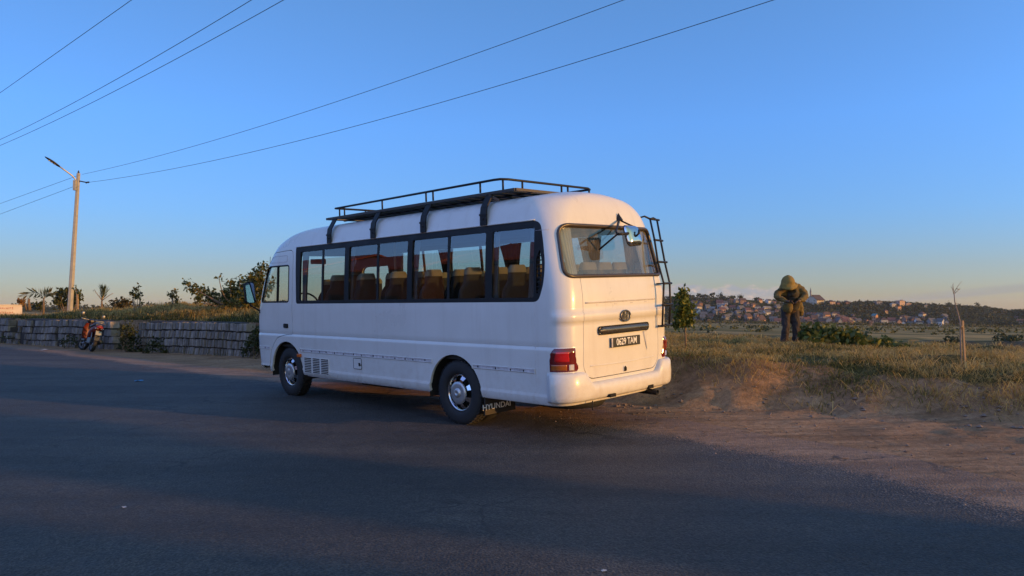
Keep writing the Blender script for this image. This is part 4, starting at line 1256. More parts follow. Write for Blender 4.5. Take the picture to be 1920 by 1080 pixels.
def leaf_quads(C, size, col, flat=0.0, aspect=.55):
    """C (n,3) centres, size (n,), col (n,3) -> V, F, colours; one kite-shaped leaf each"""
    n = len(C); a = nr.normal(size=(n, 3)); a[:, 2] *= (1 - flat * .6); a /= np.linalg.norm(a, axis=1)[:, None]
    b = nr.normal(size=(n, 3)); b -= a * (a * b).sum(1)[:, None]; b /= np.linalg.norm(b, axis=1)[:, None]
    s = np.asarray(size)[:, None]
    up = np.cross(a, b)
    V = np.stack([C - a * s * .5, C + b * s * aspect * .5 + up * s * .08 + a * s * .05, C + a * s * .5, C - b * s * aspect * .5 + up * s * .08 + a * s * .05], 1).reshape(-1, 3)
    F = np.arange(4 * n).reshape(n, 4)
    return V, F, np.repeat(col, 4, 0)

def lerp_cols(n, pal):
    pal = np.array(pal); i = nr.randint(0, len(pal), n); j = nr.randint(0, len(pal), n); t = nr.rand(n, 1) * .5
    return (pal[i] * (1 - t) + pal[j] * t) * (.75 + .5 * nr.rand(n, 1))

def ball(c, r, n, hollow=.35):
    d = nr.normal(size=(n, 3)); d /= np.linalg.norm(d, axis=1)[:, None]
    q = (hollow + (1 - hollow) * nr.rand(n, 1)) ** .6
    r = np.array(r) if hasattr(r, '__len__') else np.array([r, r, r])
    return np.array(c) + d * q * r

GREEN = [(.050, .075, .018), (.080, .100, .022), (.035, .055, .016), (.12, .115, .025)]
OLIVE = [(.12, .11, .026), (.19, .15, .032), (.07, .075, .022), (.26, .18, .04)]
DARK = [(.030, .042, .014), (.048, .058, .019), (.066, .070, .024), (.036, .043, .018)]

def foliage(name, blobs, size, pal, parent, hollow=.3, aspect=.6, mat=None):
    C = np.concatenate([ball(c, r, n, hollow) for c, r, n in blobs])
    # leaf clumps: pull leaves towards random twig ends so gaps stay open
    k = max(3, len(C) // 9); tw = C[nr.randint(0, len(C), k)]
    own = nr.randint(0, k, len(C)); f = .55 + .4 * nr.rand(len(C), 1)
    near_ = np.linalg.norm(tw[own] - C, axis=1)
    C2 = np.where((near_ < np.median(near_))[:, None], C * (1 - f) + tw[own] * f, C)
    C = C2 + nr.normal(scale=size * .45, size=C.shape)
    V, F, c = leaf_quads(C, size * (.6 + .8 * nr.rand(len(C))), lerp_cols(len(C), pal), aspect=aspect)
    return np_mesh(name, V, F, mat or M['leaf'], c, parent)

def twigs(base, tips, r0, mat, parent, name='branch', wig=.12):
    mb = MB(); base = Vector(base)
    for tp in tips:
        tp = Vector(tp); d = tp - base; n = 6
        side = Vector((rng.uniform(-1, 1), rng.uniform(-1, 1), rng.uniform(-.3, .3))) * d.length * wig
        mb.tube([base + d * (i / n) + side * math.sin(math.pi * i / n) + Vector((0, 0, 0)) for i in range(n + 1)], [r0 * (1 - .75 * i / n) for i in range(n + 1)], 6)
    return mb.build(name, mat, parent)

def plant(name, label, cat, base, blobs, size, pal, tips=None, r0=.02, group=None, trunk=True, bark='bark', part='crown', hollow=.3, aspect=.6):
    t = empty(name, tuple(base)); tag(t, label, cat, group)
    b = Vector(base)
    loc = [(tuple(Vector(c) - b), r, n) for c, r, n in blobs]
    foliage(part, loc, size, pal, t, hollow, aspect)
    if trunk:
        tp = [Vector(c) for c, r, n in loc] if tips is None else [Vector(p) - b for p in tips]
        twigs((0, 0, -.05), tp, r0, M[bark], t, 'trunk' if r0 > .05 else 'stem')
    return t

def px_blobs(lst, d, dens, jit=.0, flat=1.0):
    """circles measured on the photo, hung at their real distance"""
    out = []
    for u, v, r in lst:
        rr_ = r * d / F_PX
        p = at(u, v, d + rng.uniform(-jit, jit)); out.append((tuple(p), (rr_, rr_ * 1.2, rr_ * flat), max(8, int(dens * r * r))))
    return out
def ground_at(u, d):
    x = (u - 960) / F_PX * d; return Vector((x, d, hz(x, d)))

# young leafy tree right of the minibus
D = 12.6
plant('sapling_tree', 'young leafy sapling standing alone behind the rear of the minibus', 'tree', ground_at(1285, D),
      px_blobs([(1279, 556, 10), (1281, 572, 11), (1276, 588, 11), (1291, 575, 9), (1292, 590, 10), (1290, 604, 9), (1275, 602, 9), (1268, 609, 6), (1282, 547, 6)], D, 1.5, .06), .075, [(.085, .12, .026), (.14, .16, .032), (.06, .09, .022), (.26, .23, .03)], r0=.022,
      trunk=False)
sap = bpy.data.objects['sapling_tree']; b = Vector(sap.location)
mb = MB(); mb.tube([(0, 0, -.06), at(1285, 635, D) - b, at(1284, 615, D) - b, at(1283, 590, D) - b, at(1281, 556, D) - b], [.020, .017, .015, .010, .004], 7)
for u, v in ((1292, 578), (1275, 590), (1290, 602), (1272, 604)):
    mb.tube([at(1284, v + 12, D) - b, at((1284 + u) / 2, v + 3, D) - b, at(u, v, D) - b], [.008, .006, .003], 5)
mb.build('trunk', M['bark'], sap)
# creeping bean-like bush on the crest
D = 13.6
base = ground_at(1590, D)
bl = px_blobs([(1515, 630, 17), (1535, 634, 20), (1560, 634, 20), (1585, 637, 18), (1605, 640, 16), (1630, 646, 12), (1650, 648, 11), (1672, 652, 10), (1690, 655, 8), (1525, 648, 14), (1560, 650, 14), (1600, 652, 12), (1545, 624, 8), (1514, 620, 6), (1625, 636, 5), (1660, 642, 5)], D, .95, .35)
plant('creeping_bush', 'low broad-leaved green bush sprawling on the bank beside the stooping person', 'bush', base, bl, .115, [(.085, .105, .022), (.13, .135, .028), (.05, .07, .018), (.19, .17, .036)], r0=.012, aspect=.75)
# staked dead sapling on the right
D = 9.7
b = ground_at(1806, D)
t = empty('dead_sapling', tuple(b)); tag(t, 'bare leafless sapling tied to a wooden stake on the right bank', 'tree')
mb = MB(); P = [at(1801, 690, D), at(1800, 640, D), at(1800, 605, D), at(1795, 585, D), at(1790, 565, D), at(1789, 548, D)]
mb.tube([p - b for p in P], [.011, .010, .009, .008, .006, .005], 6)
for pts in ([(1789, 552), (1786, 541), (1783, 537)], [(1789, 548), (1794, 540), (1799, 533), (1804, 528)], [(1788, 545), (1787, 535), (1788, 531)], [(1793, 541), (1799, 543), (1801, 540)], [(1790, 550), (1796, 545), (1799, 541)], [(1791, 570), (1794, 568)]):
    mb.tube([at(u, v, D) - b for u, v in pts], [.005, .0035, .002, .002][:len(pts)], 5)
mb.build('stem', M['stick'], t)
mb = MB(); mb.bar(at(1808, 692, D) - b, at(1804, 601, D) - b, .025, .022); mb.build('stake', M['stake'], t)
MB().tube([at(1804, 612, D - .03) - b, at(1801, 613, D - .03) - b, at(1802, 616, D + .03) - b], .010, 6).build('tie', M['stake'], t)

# left bank: big shrub by the minibus nose
D = 25.0
base = ground_at(440, D)
bl = px_blobs([(350, 533, 8), (362, 541, 9), (377, 548, 12), (392, 553, 13), (372, 562, 9), (408, 562, 15), (428, 555, 18), (446, 545, 18), (462, 533, 17), (476, 522, 15), (487, 510, 12), (494, 500, 9), (440, 566, 18), (462, 560, 20), (482, 548, 20), (496, 535, 20), (480, 570, 14), (455, 575, 12), (420, 574, 9), (410, 518, 4), (432, 528, 6), (448, 520, 5)], D, .85, .5)
plant('spreading_shrub', 'large loose shrub on the left bank in front of the minibus nose', 'shrub', base, bl, .115, OLIVE + GREEN, r0=.03)
D = 27.0
for u, v1, lab, bl in ((255, 537, 'thin sapling between two round bushes and the young palm on the bank', [(250, 549, 5), (257, 541, 5), (258, 556, 6), (254, 560, 4), (267, 568, 4), (262, 551, 4), (247, 552, 3)]),
                       (327, 541, 'slender sapling on the bank just left of the big loose shrub', [(321, 555, 5), (327, 546, 4), (331, 560, 5), (325, 551, 5), (317, 552, 3), (333, 568, 3), (329, 571, 4)])):
    plant('thin_sapling', lab, 'tree', ground_at(u, D), px_blobs(bl, D, 1.5, .1), .095, OLIVE + DARK, r0=.022, group='saplings planted along the left bank', bark='stick')
D = 46.0
plant('round_bush', 'round brown-green bush on the bank right of the young palm', 'bush', ground_at(228, D), px_blobs([(218, 571, 8), (230, 568, 9), (240, 572, 8), (224, 576, 8), (235, 577, 8), (243, 577, 5)], D, 1.6, .4), .20, [(.07, .055, .02), (.10, .075, .025), (.04, .04, .016)], r0=.03)
plant('round_bush', 'small dark bush behind the arching palm at the far left', 'bush', ground_at(68, D), px_blobs([(63, 575, 5), (72, 573, 6), (79, 570, 6)], D, 1.6, .3), .18, DARK, r0=.02)
D = 62.0
plant('broad_tree', 'bushy dark tree behind the concrete lamp pole', 'tree', ground_at(128, D), px_blobs([(112, 549, 8), (124, 546, 8), (140, 550, 9), (146, 558, 7), (110, 560, 7), (106, 566, 4), (138, 565, 9), (122, 570, 6), (145, 567, 5), (112, 571, 5), (130, 556, 7)], D, 1.7, .8), .27, DARK + OLIVE[:1], r0=.06)
D = 31.0
b = ground_at(145, D); t = empty('thin_sapling', tuple(b)); tag(t, 'short bare sapling tied to a post just right of the lamp pole', 'tree', 'saplings planted along the left bank')
mb = MB(); mb.bar(at(146, 580, D) - b, at(145, 552, D) - b, .06, .06); mb.build('stake', M['stake'], t)
mb = MB(); mb.tube([at(144, 578, D) - b, at(143, 548, D) - b, at(141, 538, D) - b], [.015, .012, .006], 5); mb.build('stem', M['stick'], t)
foliage('leaves', [(tuple(Vector(c) - b), r, n) for c, r, n in px_blobs([(141, 537, 3), (151, 546, 2), (137, 541, 2), (149, 556, 3)], D, 1.2)], .09, GREEN, t)

def frond(mb_v, mb_f, mb_c, pts, ln, pal, droop=.5, n=26):
    pts = [Vector(p) for p in pts]
    for i in range(n):
        f = .12 + .88 * i / (n - 1); q = f * (len(pts) - 1); j = min(int(q), len(pts) - 2); p = pts[j].lerp(pts[j + 1], q - j)
        tg = (pts[j + 1] - pts[j]).normalized(); side = tg.cross(Vector((0, 1, .2))).normalized(); sd_ = tg.cross(side)
        for s in (1, -1):
            l = ln * (1 - .55 * abs(f - .45)) * rng.uniform(.8, 1.15)
            d = (side * s * .55 + sd_ * rng.uniform(-.5, .5) + tg * .75 + Vector((0, 0, -droop))).normalized()
            w = tg.cross(d).normalized() * l * .05 + Vector((0, 0, l * .03))
            b_ = len(mb_v); mb_v += [p - w * .3, p + d * l * .45 + w, p + d * l, p + d * l * .45 - w]; mb_f.append((b_, b_ + 1, b_ + 2, b_ + 3))
            c = rng.choice(pal); mb_c += [c] * 4
def palm(name, label, base, stem, fronds, ln, pal, droop):
    b = Vector(base); t = empty(name, tuple(b)); tag(t, label, 'palm', 'young palms on the left bank')
    MB().tube([Vector(p) - b for p in stem], [.05, .04, .03][:len(stem)], 7).build('trunk', M['bark'], t)
    for f, dr in fronds:
        V, F, c = [], [], []; frond(V, F, c, [Vector(p) - b for p in f], ln, pal, dr)
        o = np_mesh('frond', np.array([tuple(v) for v in V]), np.array(F), M['leaf'], np.array(c), t)
        MB().tube([Vector(p) - b for p in f], [.022 - .016 * i / (len(f) - 1) for i in range(len(f))], 5).build('rachis', M['stake'], o)
D = 31.0
PAL = [(.10, .095, .03), (.16, .13, .04), (.06, .07, .025), (.22, .16, .06)]
palm('young_palm', 'young palm with one frond arching left at the far left of the bank', ground_at(82, D), [ground_at(82, D) - Vector((0, 0, .05)), at(82, 570, D), at(82, 561, D)],
     [([at(82, 562, D), at(79, 555, D + .1), at(72, 550, D + .2), at(62, 548, D + .3), at(50, 551, D + .3), at(42, 556, D + .3)], .25), ([at(82, 562, D), at(84, 556, D), at(88, 551, D - .1), at(95, 548, D - .2)], .0)], .42, PAL, .3)
palm('young_palm', 'young palm with upright green spear and two bent stalks right of the lamp pole', ground_at(191, D), [ground_at(191, D) - Vector((0, 0, .05)), at(191, 572, D), at(191, 564, D)],
     [([at(191, 564, D), at(191, 555, D), at(190, 545, D), at(189, 537, D)], -.5), ([at(191, 564, D), at(194, 556, D), at(197, 547, D), at(197, 542, D)], -.4), ([at(191, 562, D), at(193, 552, D), at(194, 544, D), at(194, 540, D)], -.5)], .30, [(.06, .09, .025), (.09, .11, .03), (.12, .12, .035)], -.3)
for u, pts, lab in ((200, [(191, 564), (199, 558), (206, 553), (212, 550)], 0), (180, [(191, 563), (186, 556), (180, 549), (177, 543), (174, 546)], 0)):
    pal_ = [o for o in bpy.data.objects if o.name.startswith('young_palm')][-1]
    MB().tube([at(a, b_, D) - Vector(pal_.location) for a, b_ in pts], [.022, .018, .013, .012, .01][:len(pts)], 5).build('bare_stalk', M['stick'], pal_)
b = ground_at(50, D); t = empty('withered_plant', tuple(b)); tag(t, 'withered stump with a tuft of orange dry leaves at the far left', 'plant')
mb = MB(); mb.tube([at(51, 582, D) - b, at(47, 570, D) - b, at(43, 566, D) - b], [.05, .035, .02], 6); mb.build('stem', M['bark'], t)
foliage('dry_leaves', [(tuple(Vector(c) - b), r, n) for c, r, n in px_blobs([(39, 566, 5), (43, 568, 4)], D, 2)], .13, [(.30, .16, .05), (.24, .12, .04), (.15, .09, .04)], t)
b = ground_at(55, D); t = empty('withered_plant', tuple(b)); tag(t, 'forked bare stump beside the tuft of orange dry leaves', 'plant')
mb = MB(); mb.tube([at(56, 582, D) - b, at(54, 566, D) - b, at(53, 559, D) - b], [.07, .05, .02], 6); mb.tube([at(54, 568, D) - b, at(56, 560, D) - b], [.04, .02], 6); mb.tube([at(55, 572, D) - b, at(64, 570, D) - b], [.015, .008], 5); mb.build('stem', M['bark'], t)
# weeds along the wall foot
for k, (u, d, lab, bl) in enumerate((
    (240, 23.3, 'tall dark weeds growing in the gap between the two stone walls', [(232, 618, 8), (243, 612, 10), (252, 622, 9), (238, 632, 13), (253, 640, 12), (245, 650, 9), (228, 645, 8), (262, 655, 7)]),
    (292, 22.6, 'leafy weeds at the foot of the nearer stone wall', [(285, 650, 9), (297, 642, 9), (303, 655, 8), (275, 658, 7), (310, 661, 5)]),
    (478, 20.3, 'dark weed clump at the end of the wall under the minibus mirror', [(470, 650, 12), (482, 635, 14), (492, 650, 14), (485, 620, 10), (460, 660, 8), (500, 630, 12)]),
    (128, 25.4, 'low weeds at the wall foot left of the scooter', [(118, 640, 6), (130, 634, 7), (140, 640, 6), (124, 645, 5)]),
    (40, 28.6, 'straggling weeds at the far end of the wall', [(25, 632, 6), (38, 628, 6), (52, 634, 5), (12, 634, 5)]))):
    plant('weed_clump', lab, 'weeds', ground_at(u, d), px_blobs(bl, d, .95, .15), .085, DARK + [(.06, .07, .022)], r0=.008, group='weeds along the wall foot', part='leaves')

# grass
def blades(name, s, t, h, w, pal, lean, label=None, extra=0.0):
    n = len(s); x, y = W2(s, t); z = height(s, t)
    for i in range(n):
        if 0 < t[i] < 13 and -15 < s[i] < 35:
            z[i] += micro(s[i], t[i])
    B = np.stack([x, y, z - .01], -1)
    a = nr.rand(n) * 2 * np.pi; ld = np.stack([np.cos(a), np.sin(a), 0 * a], -1)
    ln = lean * (.3 + nr.rand(n)[:, None]); up = np.array([0, 0, 1.0])
    h = h[:, None]
    side = np.stack([-np.sin(a), np.cos(a), 0 * a], -1) * (w * (.6 + .8 * nr.rand(n)))[:, None] * .5
    mid = B + (up * .62 + ld * ln * .45) * h
    tip = B + (up * (1.0 - .55 * np.clip(ln, 0, 1.3)) + ld * ln * 1.15) * h
    V = np.stack([B - side, B + side, mid + side * .8, mid - side * .8, tip + side * .15, tip - side * .15], 1).reshape(-1, 3)
    o = np.arange(n)[:, None] * 6
    F = np.concatenate([o + np.array([[0, 1, 2, 3]]), o + np.array([[3, 2, 4, 5]])], 0)
    col = lerp_cols(n, pal); c = np.repeat(col, 6, 0)
    ob = np_mesh(name, V, F, M['grass'], c); tag(ob, kind='stuff')
    return ob
def field(n, s0, s1, t0, t1, fdens):
    s = nr.uniform(s0, s1, n); t = nr.uniform(t0, t1, n)
    k = np.array([fdens(a, b) for a, b in zip(s, t)]); keep = nr.rand(n) < k
    return s[keep], t[keep]
STRAW = [(.58, .39, .12), (.46, .31, .095), (.66, .47, .17), (.30, .21, .065)]
GR = [(.10, .115, .022), (.17, .155, .032), (.062, .075, .018), (.24, .20, .045)]
def d_near(s, t):
    q = t - float(toe(s)); 
    lo = np.interp(s, [-9, -5.5, -4.2, -3, -1.8, -.8, 3], [.06, .08, .18, .26, .42, .45, .40])
    k = min(1, max(0, (q - lo) / .4)); nz = noise.noise(Vector((s * .9, t * .9, 3.3))) + .6 * noise.noise(Vector((s * 2.6, t * 2.6, 8.1)))
    low = .32 if q > .02 and noise.noise(Vector((s * 1.7, t * 1.7, 5.0))) > .24 else 0
    return max(low, k * min(1, max(.06, .55 + nz * 1.25)))
s, t = field(105000, -9.5, 2.4, 2.4, 9.6, d_near)
dry = np.array([noise.noise(Vector((a * .8, b * .8, 1.2))) for a, b in zip(s, t)]) + (t - toe(s)) * .10 - .05
isd = dry + nr.normal(scale=.25, size=len(s)) > -.08
clump = np.array([noise.noise(Vector((a * 2.1, b * 2.1, 7.7))) for a, b in zip(s, t)])
hgt = (.050 + .10 * nr.rand(len(s)) ** 1.6 + .03 * np.clip(dry, 0, 1)) * (1 + .75 * clump) * np.clip(1.25 - (t - toe(s)) * .09, .6, 1.2)
blades('grass', s[isd], t[isd], hgt[isd] * 1.2, .006, STRAW, 1.7)
blades('green_grass', s[~isd], t[~isd], hgt[~isd], .008, GR, 1.4)
# long stray stalks
s, t = field(26000, -9.5, 2.4, 2.8, 8.5, lambda a, b: d_near(a, b) * min(1, max(.05, (b - float(toe(a)) - .6) / .7)))
blades('grass_stalks', s, t, .06 + .11 * nr.rand(len(s)) ** 1.3, .006, STRAW + STRAW[:3] + GR[3:], 1.2)
# farther crest behind the person
s, t = field(42000, -3, 12, 8.5, 14.5, lambda a, b: .5 + .6 * noise.noise(Vector((a * .7, b * .7, 2))))
blades('crest_grass', s, t, .05 + .09 * nr.rand(len(s)), .010, GR + STRAW[:3], .9)
# left bank
def d_left(s, t):
    q = t - float(toe(s)); return min(1, max(0, (q - .12) / .25)) * min(1, max(.15, .75 + noise.noise(Vector((s * .6, t * .6, 9))) * .9))
s, t = field(90000, 12.4, 33, -.5, 9.5, d_left)
q = t - toe(s)
isd = (q - 1.15 + nr.normal(scale=.6, size=len(s)) + np.array([noise.noise(Vector((a * .5, b * .5, 4))) for a, b in zip(s, t)]) * 1.6) > 0  # more pale straw higher up, painting the sunlit top of the bank
hgt = .10 + .16 * nr.rand(len(s)) ** 1.3
blades('bank_straw', s[isd], t[isd], hgt[isd], .013, STRAW, .9)
blades('bank_grass', s[~isd], t[~isd], hgt[~isd] * 1.1, .015, GR + DARK, 1.1)
s, t = field(22000, 12.4, 33, -.5, 9.5, lambda a, b: 1.0 if b - float(toe(a)) > 1.0 + .5 * noise.noise(Vector((a * .5, b, 1))) else 0)
blades('bank_stalks', s, t, .14 + .22 * nr.rand(len(s)) ** 1.5, .013, STRAW, .9)
# verge tufts at the wall foot
s, t = field(9000, 12, 31, -1, 4.5, lambda a, b: max(0, 1 - abs(b - float(toe(a)) + .12) / .3) * (.6 + .8 * noise.noise(Vector((a * 1.2, 0, 6)))))
blades('verge_grass', s, t, .08 + .14 * nr.rand(len(s)), .012, GR + DARK + STRAW[:1], .9)
# low scrub in the pit and on the near plain
def scrub(name, n, u0, u1, d0, d1, rad, per, leaf, pal, zoff=.0):
    Cs = []; 
    for _ in range(n):
        u = rng.uniform(u0, u1); d = rng.uniform(d0, d1); x = (u - 960) / F_PX * d; r = rng.uniform(*rad)
        Cs.append(ball((x, d, hz(x, d) + r * .4 + zoff), (r * 1.3, r * 1.3, r * .8), per))
    C = np.concatenate(Cs); V, F, c = leaf_quads(C, leaf * (.6 + .8 * nr.rand(len(C))), lerp_cols(len(C), pal), aspect=.7)
    o = np_mesh(name, V, F, M['leaf'], c); tag(o, kind='stuff'); return o
scrub('pit_scrub', 46, 1270, 1500, 24, 33, (.25, .5), 70, .14, DARK)
scrub('pit_edge_scrub', 40, 1690, 1940, 41, 47, (.2, .45), 45, .16, DARK)
scrub('plain_hedges', 260, 1230, 1960, 560, 690, (1.2, 2.6), 30, 1.3, DARK + OLIVE)
scrub('plain_tussocks', 500, 1230, 1960, 60, 420, (.2, .55), 12, .32, DARK + OLIVE)

# ------------------------------------------------------------------ stone retaining walls
m, nt, bs = new_mat('grey_stone_blocks'); co = objco(nt)
oi = N(nt, 'ShaderNodeNewGeometry')
n1 = noise_tex(nt, 5, 6, .65, co); n2 = noise_tex(nt, 1.2, 4, .6, co)
sc_ = ramp(nt, n1.outputs[0], [(.3, (.135, .12, .11)), (.55, (.235, .212, .195)), (.75, (.32, .29, .265))]).outputs[0]
ri = ramp(nt, oi.outputs['Random Per Island'], [(0, (.55, .54, .54)), (1, (1.3, 1.24, 1.2))]).outputs[0]
sc_ = mixc(nt, mixc(nt, sc_, ri, 1.0, 'MULTIPLY'), (.10, .075, .055), ramp(nt, n2.outputs[0], [(.5, 0), (.72, .7)]).outputs[0])
L(nt, sc_, bs.inputs['Base Color']); bs.inputs['Roughness'].default_value = .95; bump(nt, bs, n1.outputs[0], .6, .03)
M['stone'] = m
M['mortar'] = simple('dark_joint_earth', (.035, .028, .024), .95, var=.3, scale=10)  # dark earth colour filling the joints
def stone_wall(s0, s1, label, worn):
    mid = (s0 + s1) / 2; bx, by = W2(mid, float(toe(mid))); b = Vector((bx, by, float(height(mid, float(toe(mid)) - .05))))
    t = empty('stone_wall', tuple(b)); tag(t, label, 'wall', 'retaining walls under the left bank')
    mb = MB(); core = MB(); ncourse = 4; hh = .252
    def P(s, tt, z):
        x, y = W2(s, float(toe(s)) + tt); g = float(height(s, float(toe(s)) - .05)); return Vector((x, y, g + z)) - b
    for c in range(ncourse):
        s = s0 + rng.uniform(0, .1)
        while s < s1:
            w = rng.uniform(.095, .165) if not worn else rng.uniform(.12, .28)
            top = min((s - s0 + .15) / .5, (s1 - s + .15) / .5, 1) * ncourse
            if c < top and not (worn and rng.random() < .13):
                z0 = -.04 + c * hh + rng.uniform(-.012, .012) + .02 * math.sin(s * .9); z1 = z0 + hh - .034
                o = rng.uniform(-.025, .02); wv = w - .036
                lean = rng.uniform(-.015, .02) + .03 * (c % 2)
                q = [P(s, .02 + o, z0), P(s + wv, .02 + o, z0 + rng.uniform(-.01, .01)), P(s + wv + lean, .05 + o, z1), P(s + lean, .05 + o, z1 + rng.uniform(-.012, .012))]
                bk = [P(s, .30, z0), P(s + wv, .30, z0), P(s + wv + lean, .30, z1), P(s + lean, .30, z1)]
                # chamfered face
                cen = sum(q, Vector()) / 4; fr_ = [p.lerp(cen, .10) + (cen - sum(bk, Vector()) / 4).normalized() * .022 for p in q]
                mb.add(fr_ + q + bk, [(0, 1, 2, 3), (0, 4, 5, 1), (1, 5, 6, 2), (2, 6, 7, 3), (3, 7, 4, 0), (4, 8, 9, 5), (5, 9, 10, 6), (6, 10, 11, 7), (7, 11, 8, 4)])
            s += w
    mb.build('blocks', M['stone'], t)
    k = max(2, int((s1 - s0) / .3)); rows = []
    for i in range(k + 1):
        s = s0 + (s1 - s0) * i / k; top = (min((s - s0) / .5, (s1 - s) / .5, 1)) * ncourse * hh
        rows.append([P(s, .06, -.1), P(s, .10, max(0, top - .05)), P(s, .33, max(0, top - .02))])
    core.grid(rows, smooth=False); core.build('joint_fill', M['mortar'], t)
stone_wall(13.3, 18.9, 'nearer stone block retaining wall running left from the minibus nose', False)
stone_wall(20.1, 27.2, 'farther worn stone retaining wall behind the parked scooter', True)
stone_wall(27.5, 33.0, 'low rubble end of the stone wall at the far left', True)

# ------------------------------------------------------------------ lamp pole and wires
M['concrete'] = simple('warm_grey_concrete', (.35, .325, .27), .9, var=.18, scale=5)  # even warm grey concrete colour
M['steel'] = simple('galvanised_steel', (.40, .38, .34), .45, .7)
M['lamphead'] = simple('black_lamp_housing', (.015, .016, .018), .4)
M['led'] = simple('led_lens', (.45, .45, .45), .2)
M['wire'] = simple('dark_cable', (.02, .022, .026), .6)
D = 33.0
b = ground_at(130, D); top = at(143.5, 324, D)
pole = empty('lamp_pole', tuple(b)); tag(pole, 'tall leaning concrete pole carrying a street lamp and wires', 'lamp pole')
mb = MB(); tp = top - b; rows = []
for i in range(11):
    f = i / 10; p = Vector((tp.x * f, tp.y * f, -.3 + (tp.z + .3) * f)); w = .105 - .04 * f; dd = .095 - .035 * f
    rows.append([p + Vector((sx * w, sy * dd, 0)) for sx, sy in ((-1, -.6), (-.6, -1), (.6, -1), (1, -.6), (1, .6), (.6, 1), (-.6, 1), (-1, .6))])
mb.grid(rows, closed=True, smooth=False); mb.add(rows[-1], [tuple(range(8))]); mb.build('shaft', M['concrete'], pole)
nrm = Vector((-.704, -.71, 0)); a0 = at(142, 336, D) - b
def arm(k): return a0 + nrm * k * .60 + Vector((0, 0, .44 * k - .02 * k * k))
mb = MB(); mb.tube([a0 + Vector((0, 0, -.5)), a0 + Vector((-.05, 0, -.05)), arm(.35), arm(.9), arm(1.45)], .032, 8); mb.build('lamp_arm', M['steel'], pole)
rows = []
for i in range(9):
    f = i / 8; p = arm(1.2 + .95 * f); w = .13 * math.sin(math.pi * min(1, .14 + f * .82)) ** .6 + .01; hgt_ = .045 * math.sin(math.pi * min(1, .16 + f * .8)) + .012
    sd2 = Vector((.71, -.704, 0)); up2 = Vector((0, 0, 1))
    rows.append([p + sd2 * w * math.cos(a) + up2 * hgt_ * math.sin(a) for a in [2 * math.pi * k / 12 for k in range(12)]])
mb = MB(); mb.grid(rows, closed=True); mb.add(rows[0], [tuple(range(12))]); mb.add(rows[-1], [tuple(range(12))]); lh = mb.build('lamp_head', M['lamphead'], pole)
mb = MB()
for k in (1.5, 1.68, 1.86):
    mb.box(arm(k) + Vector((0, 0, -.052)), (.10, .10, .012), Matrix.Rotation(R(45), 3, 'Z') @ Matrix.Rotation(R(20), 3, 'Y'))
mb.build('led_panel', M['led'], lh)
mb = MB(); c0 = at(139, 345, D) - b; mb.box(c0 + Vector((0, -.08, -.05)), (.13, .1, .46)); bevel_obj(mb.build('junction_box', M['concrete'], pole), .01)
mb = MB(); mb.bar(at(143, 338, D) - b, at(158, 341, D) - b, .05, .05); mb.build('bracket', M['wire'], pole)
mb = MB(); mb.lathe([(.03, -.08), (.05, -.05), (.03, -.02), (.05, .01), (.03, .04), (.02, .09)], 10, Matrix.Translation(tp + Vector((0, 0, .04)))); mb.build('insulator', M['wire'], pole)
mb = MB(); pb = at(161, 341, D) - b
mb.lathe([(.02, -.10), (.045, -.06), (.025, -.02), (.045, .02), (.02, .08)], 10, Matrix.Translation(pb) @ Matrix.Rotation(R(80), 4, 'Y')); mb.build('insulator', M['wire'], pole)
def wire(A, E, mids, q0, q1, r, label, group='wires along the road'):
    """A, E: two points on the wire; mids: pixels it also passes; extended to q0..q1 of A->E"""
    A = Vector(A); E = Vector(E); d = (E - A); pts = [(0, A.z), (1, E.z)]
    for u, v in mids:
        k = (u - 960) / F_PX; q = (A.x - k * A.y) / (k * d.y - d.x); y = A.y + q * d.y
        pts.append((q, CAM_Z + (576.8 - v) / F_PX * y))
    deg = min(2, len(pts) - 1); cf = np.polyfit([p[0] for p in pts], [p[1] for p in pts], deg)
    if len(pts) > 2 and cf[0] < 0: cf = np.polyfit([0, 1], [A.z, E.z], 1)
    n = 40; P = []
    for i in range(n + 1):
        q = q0 + (q1 - q0) * i / n; P.append(Vector((A.x + q * d.x, A.y + q * d.y, float(np.polyval(cf, q)))))
    o = MB().tube([p - P[0] for p in P], r * .68, 5).build('power_line', M['wire']); o.location = P[0]
    tag(o, label, 'power line', group)
wire(at(150, 326, D), at(1155, 0, 14.0), [(740, 150)], 0, 1.7, .010, 'upper of the two wires running right from the lamp pole over the minibus')
wire(at(163, 341, D), at(1437, 0, 13.6), [(800, 197)], 0, 1.7, .011, 'lower of the two wires running right from the lamp pole over the minibus')
wire(at(0, 380, 40.5), at(140, 329, D), [], -2, 1, .012, 'upper of the two wires leaving the lamp pole to the left')
wire(at(0, 400, 40.5), at(140, 347, D), [], -2, 1, .012, 'lower of the two wires leaving the lamp pole to the left')
wire(at(0, 166, 18.7), at(230, 0, 13.3), [], -2.5, 2.2, .0085, 'short steep wire crossing the top left corner of the sky')
wire(at(0, 257.4, 24.0), at(456, 0, 13.3), [(227, 137)], -1.2, 1.7, .0095, 'upper of the close pair of wires crossing the sky above the lamp')
wire(at(0, 269, 24.6), at(516, 0, 13.3), [(257, 143)], -1.2, 1.7, .0095, 'lower of the close pair of wires crossing the sky above the lamp')

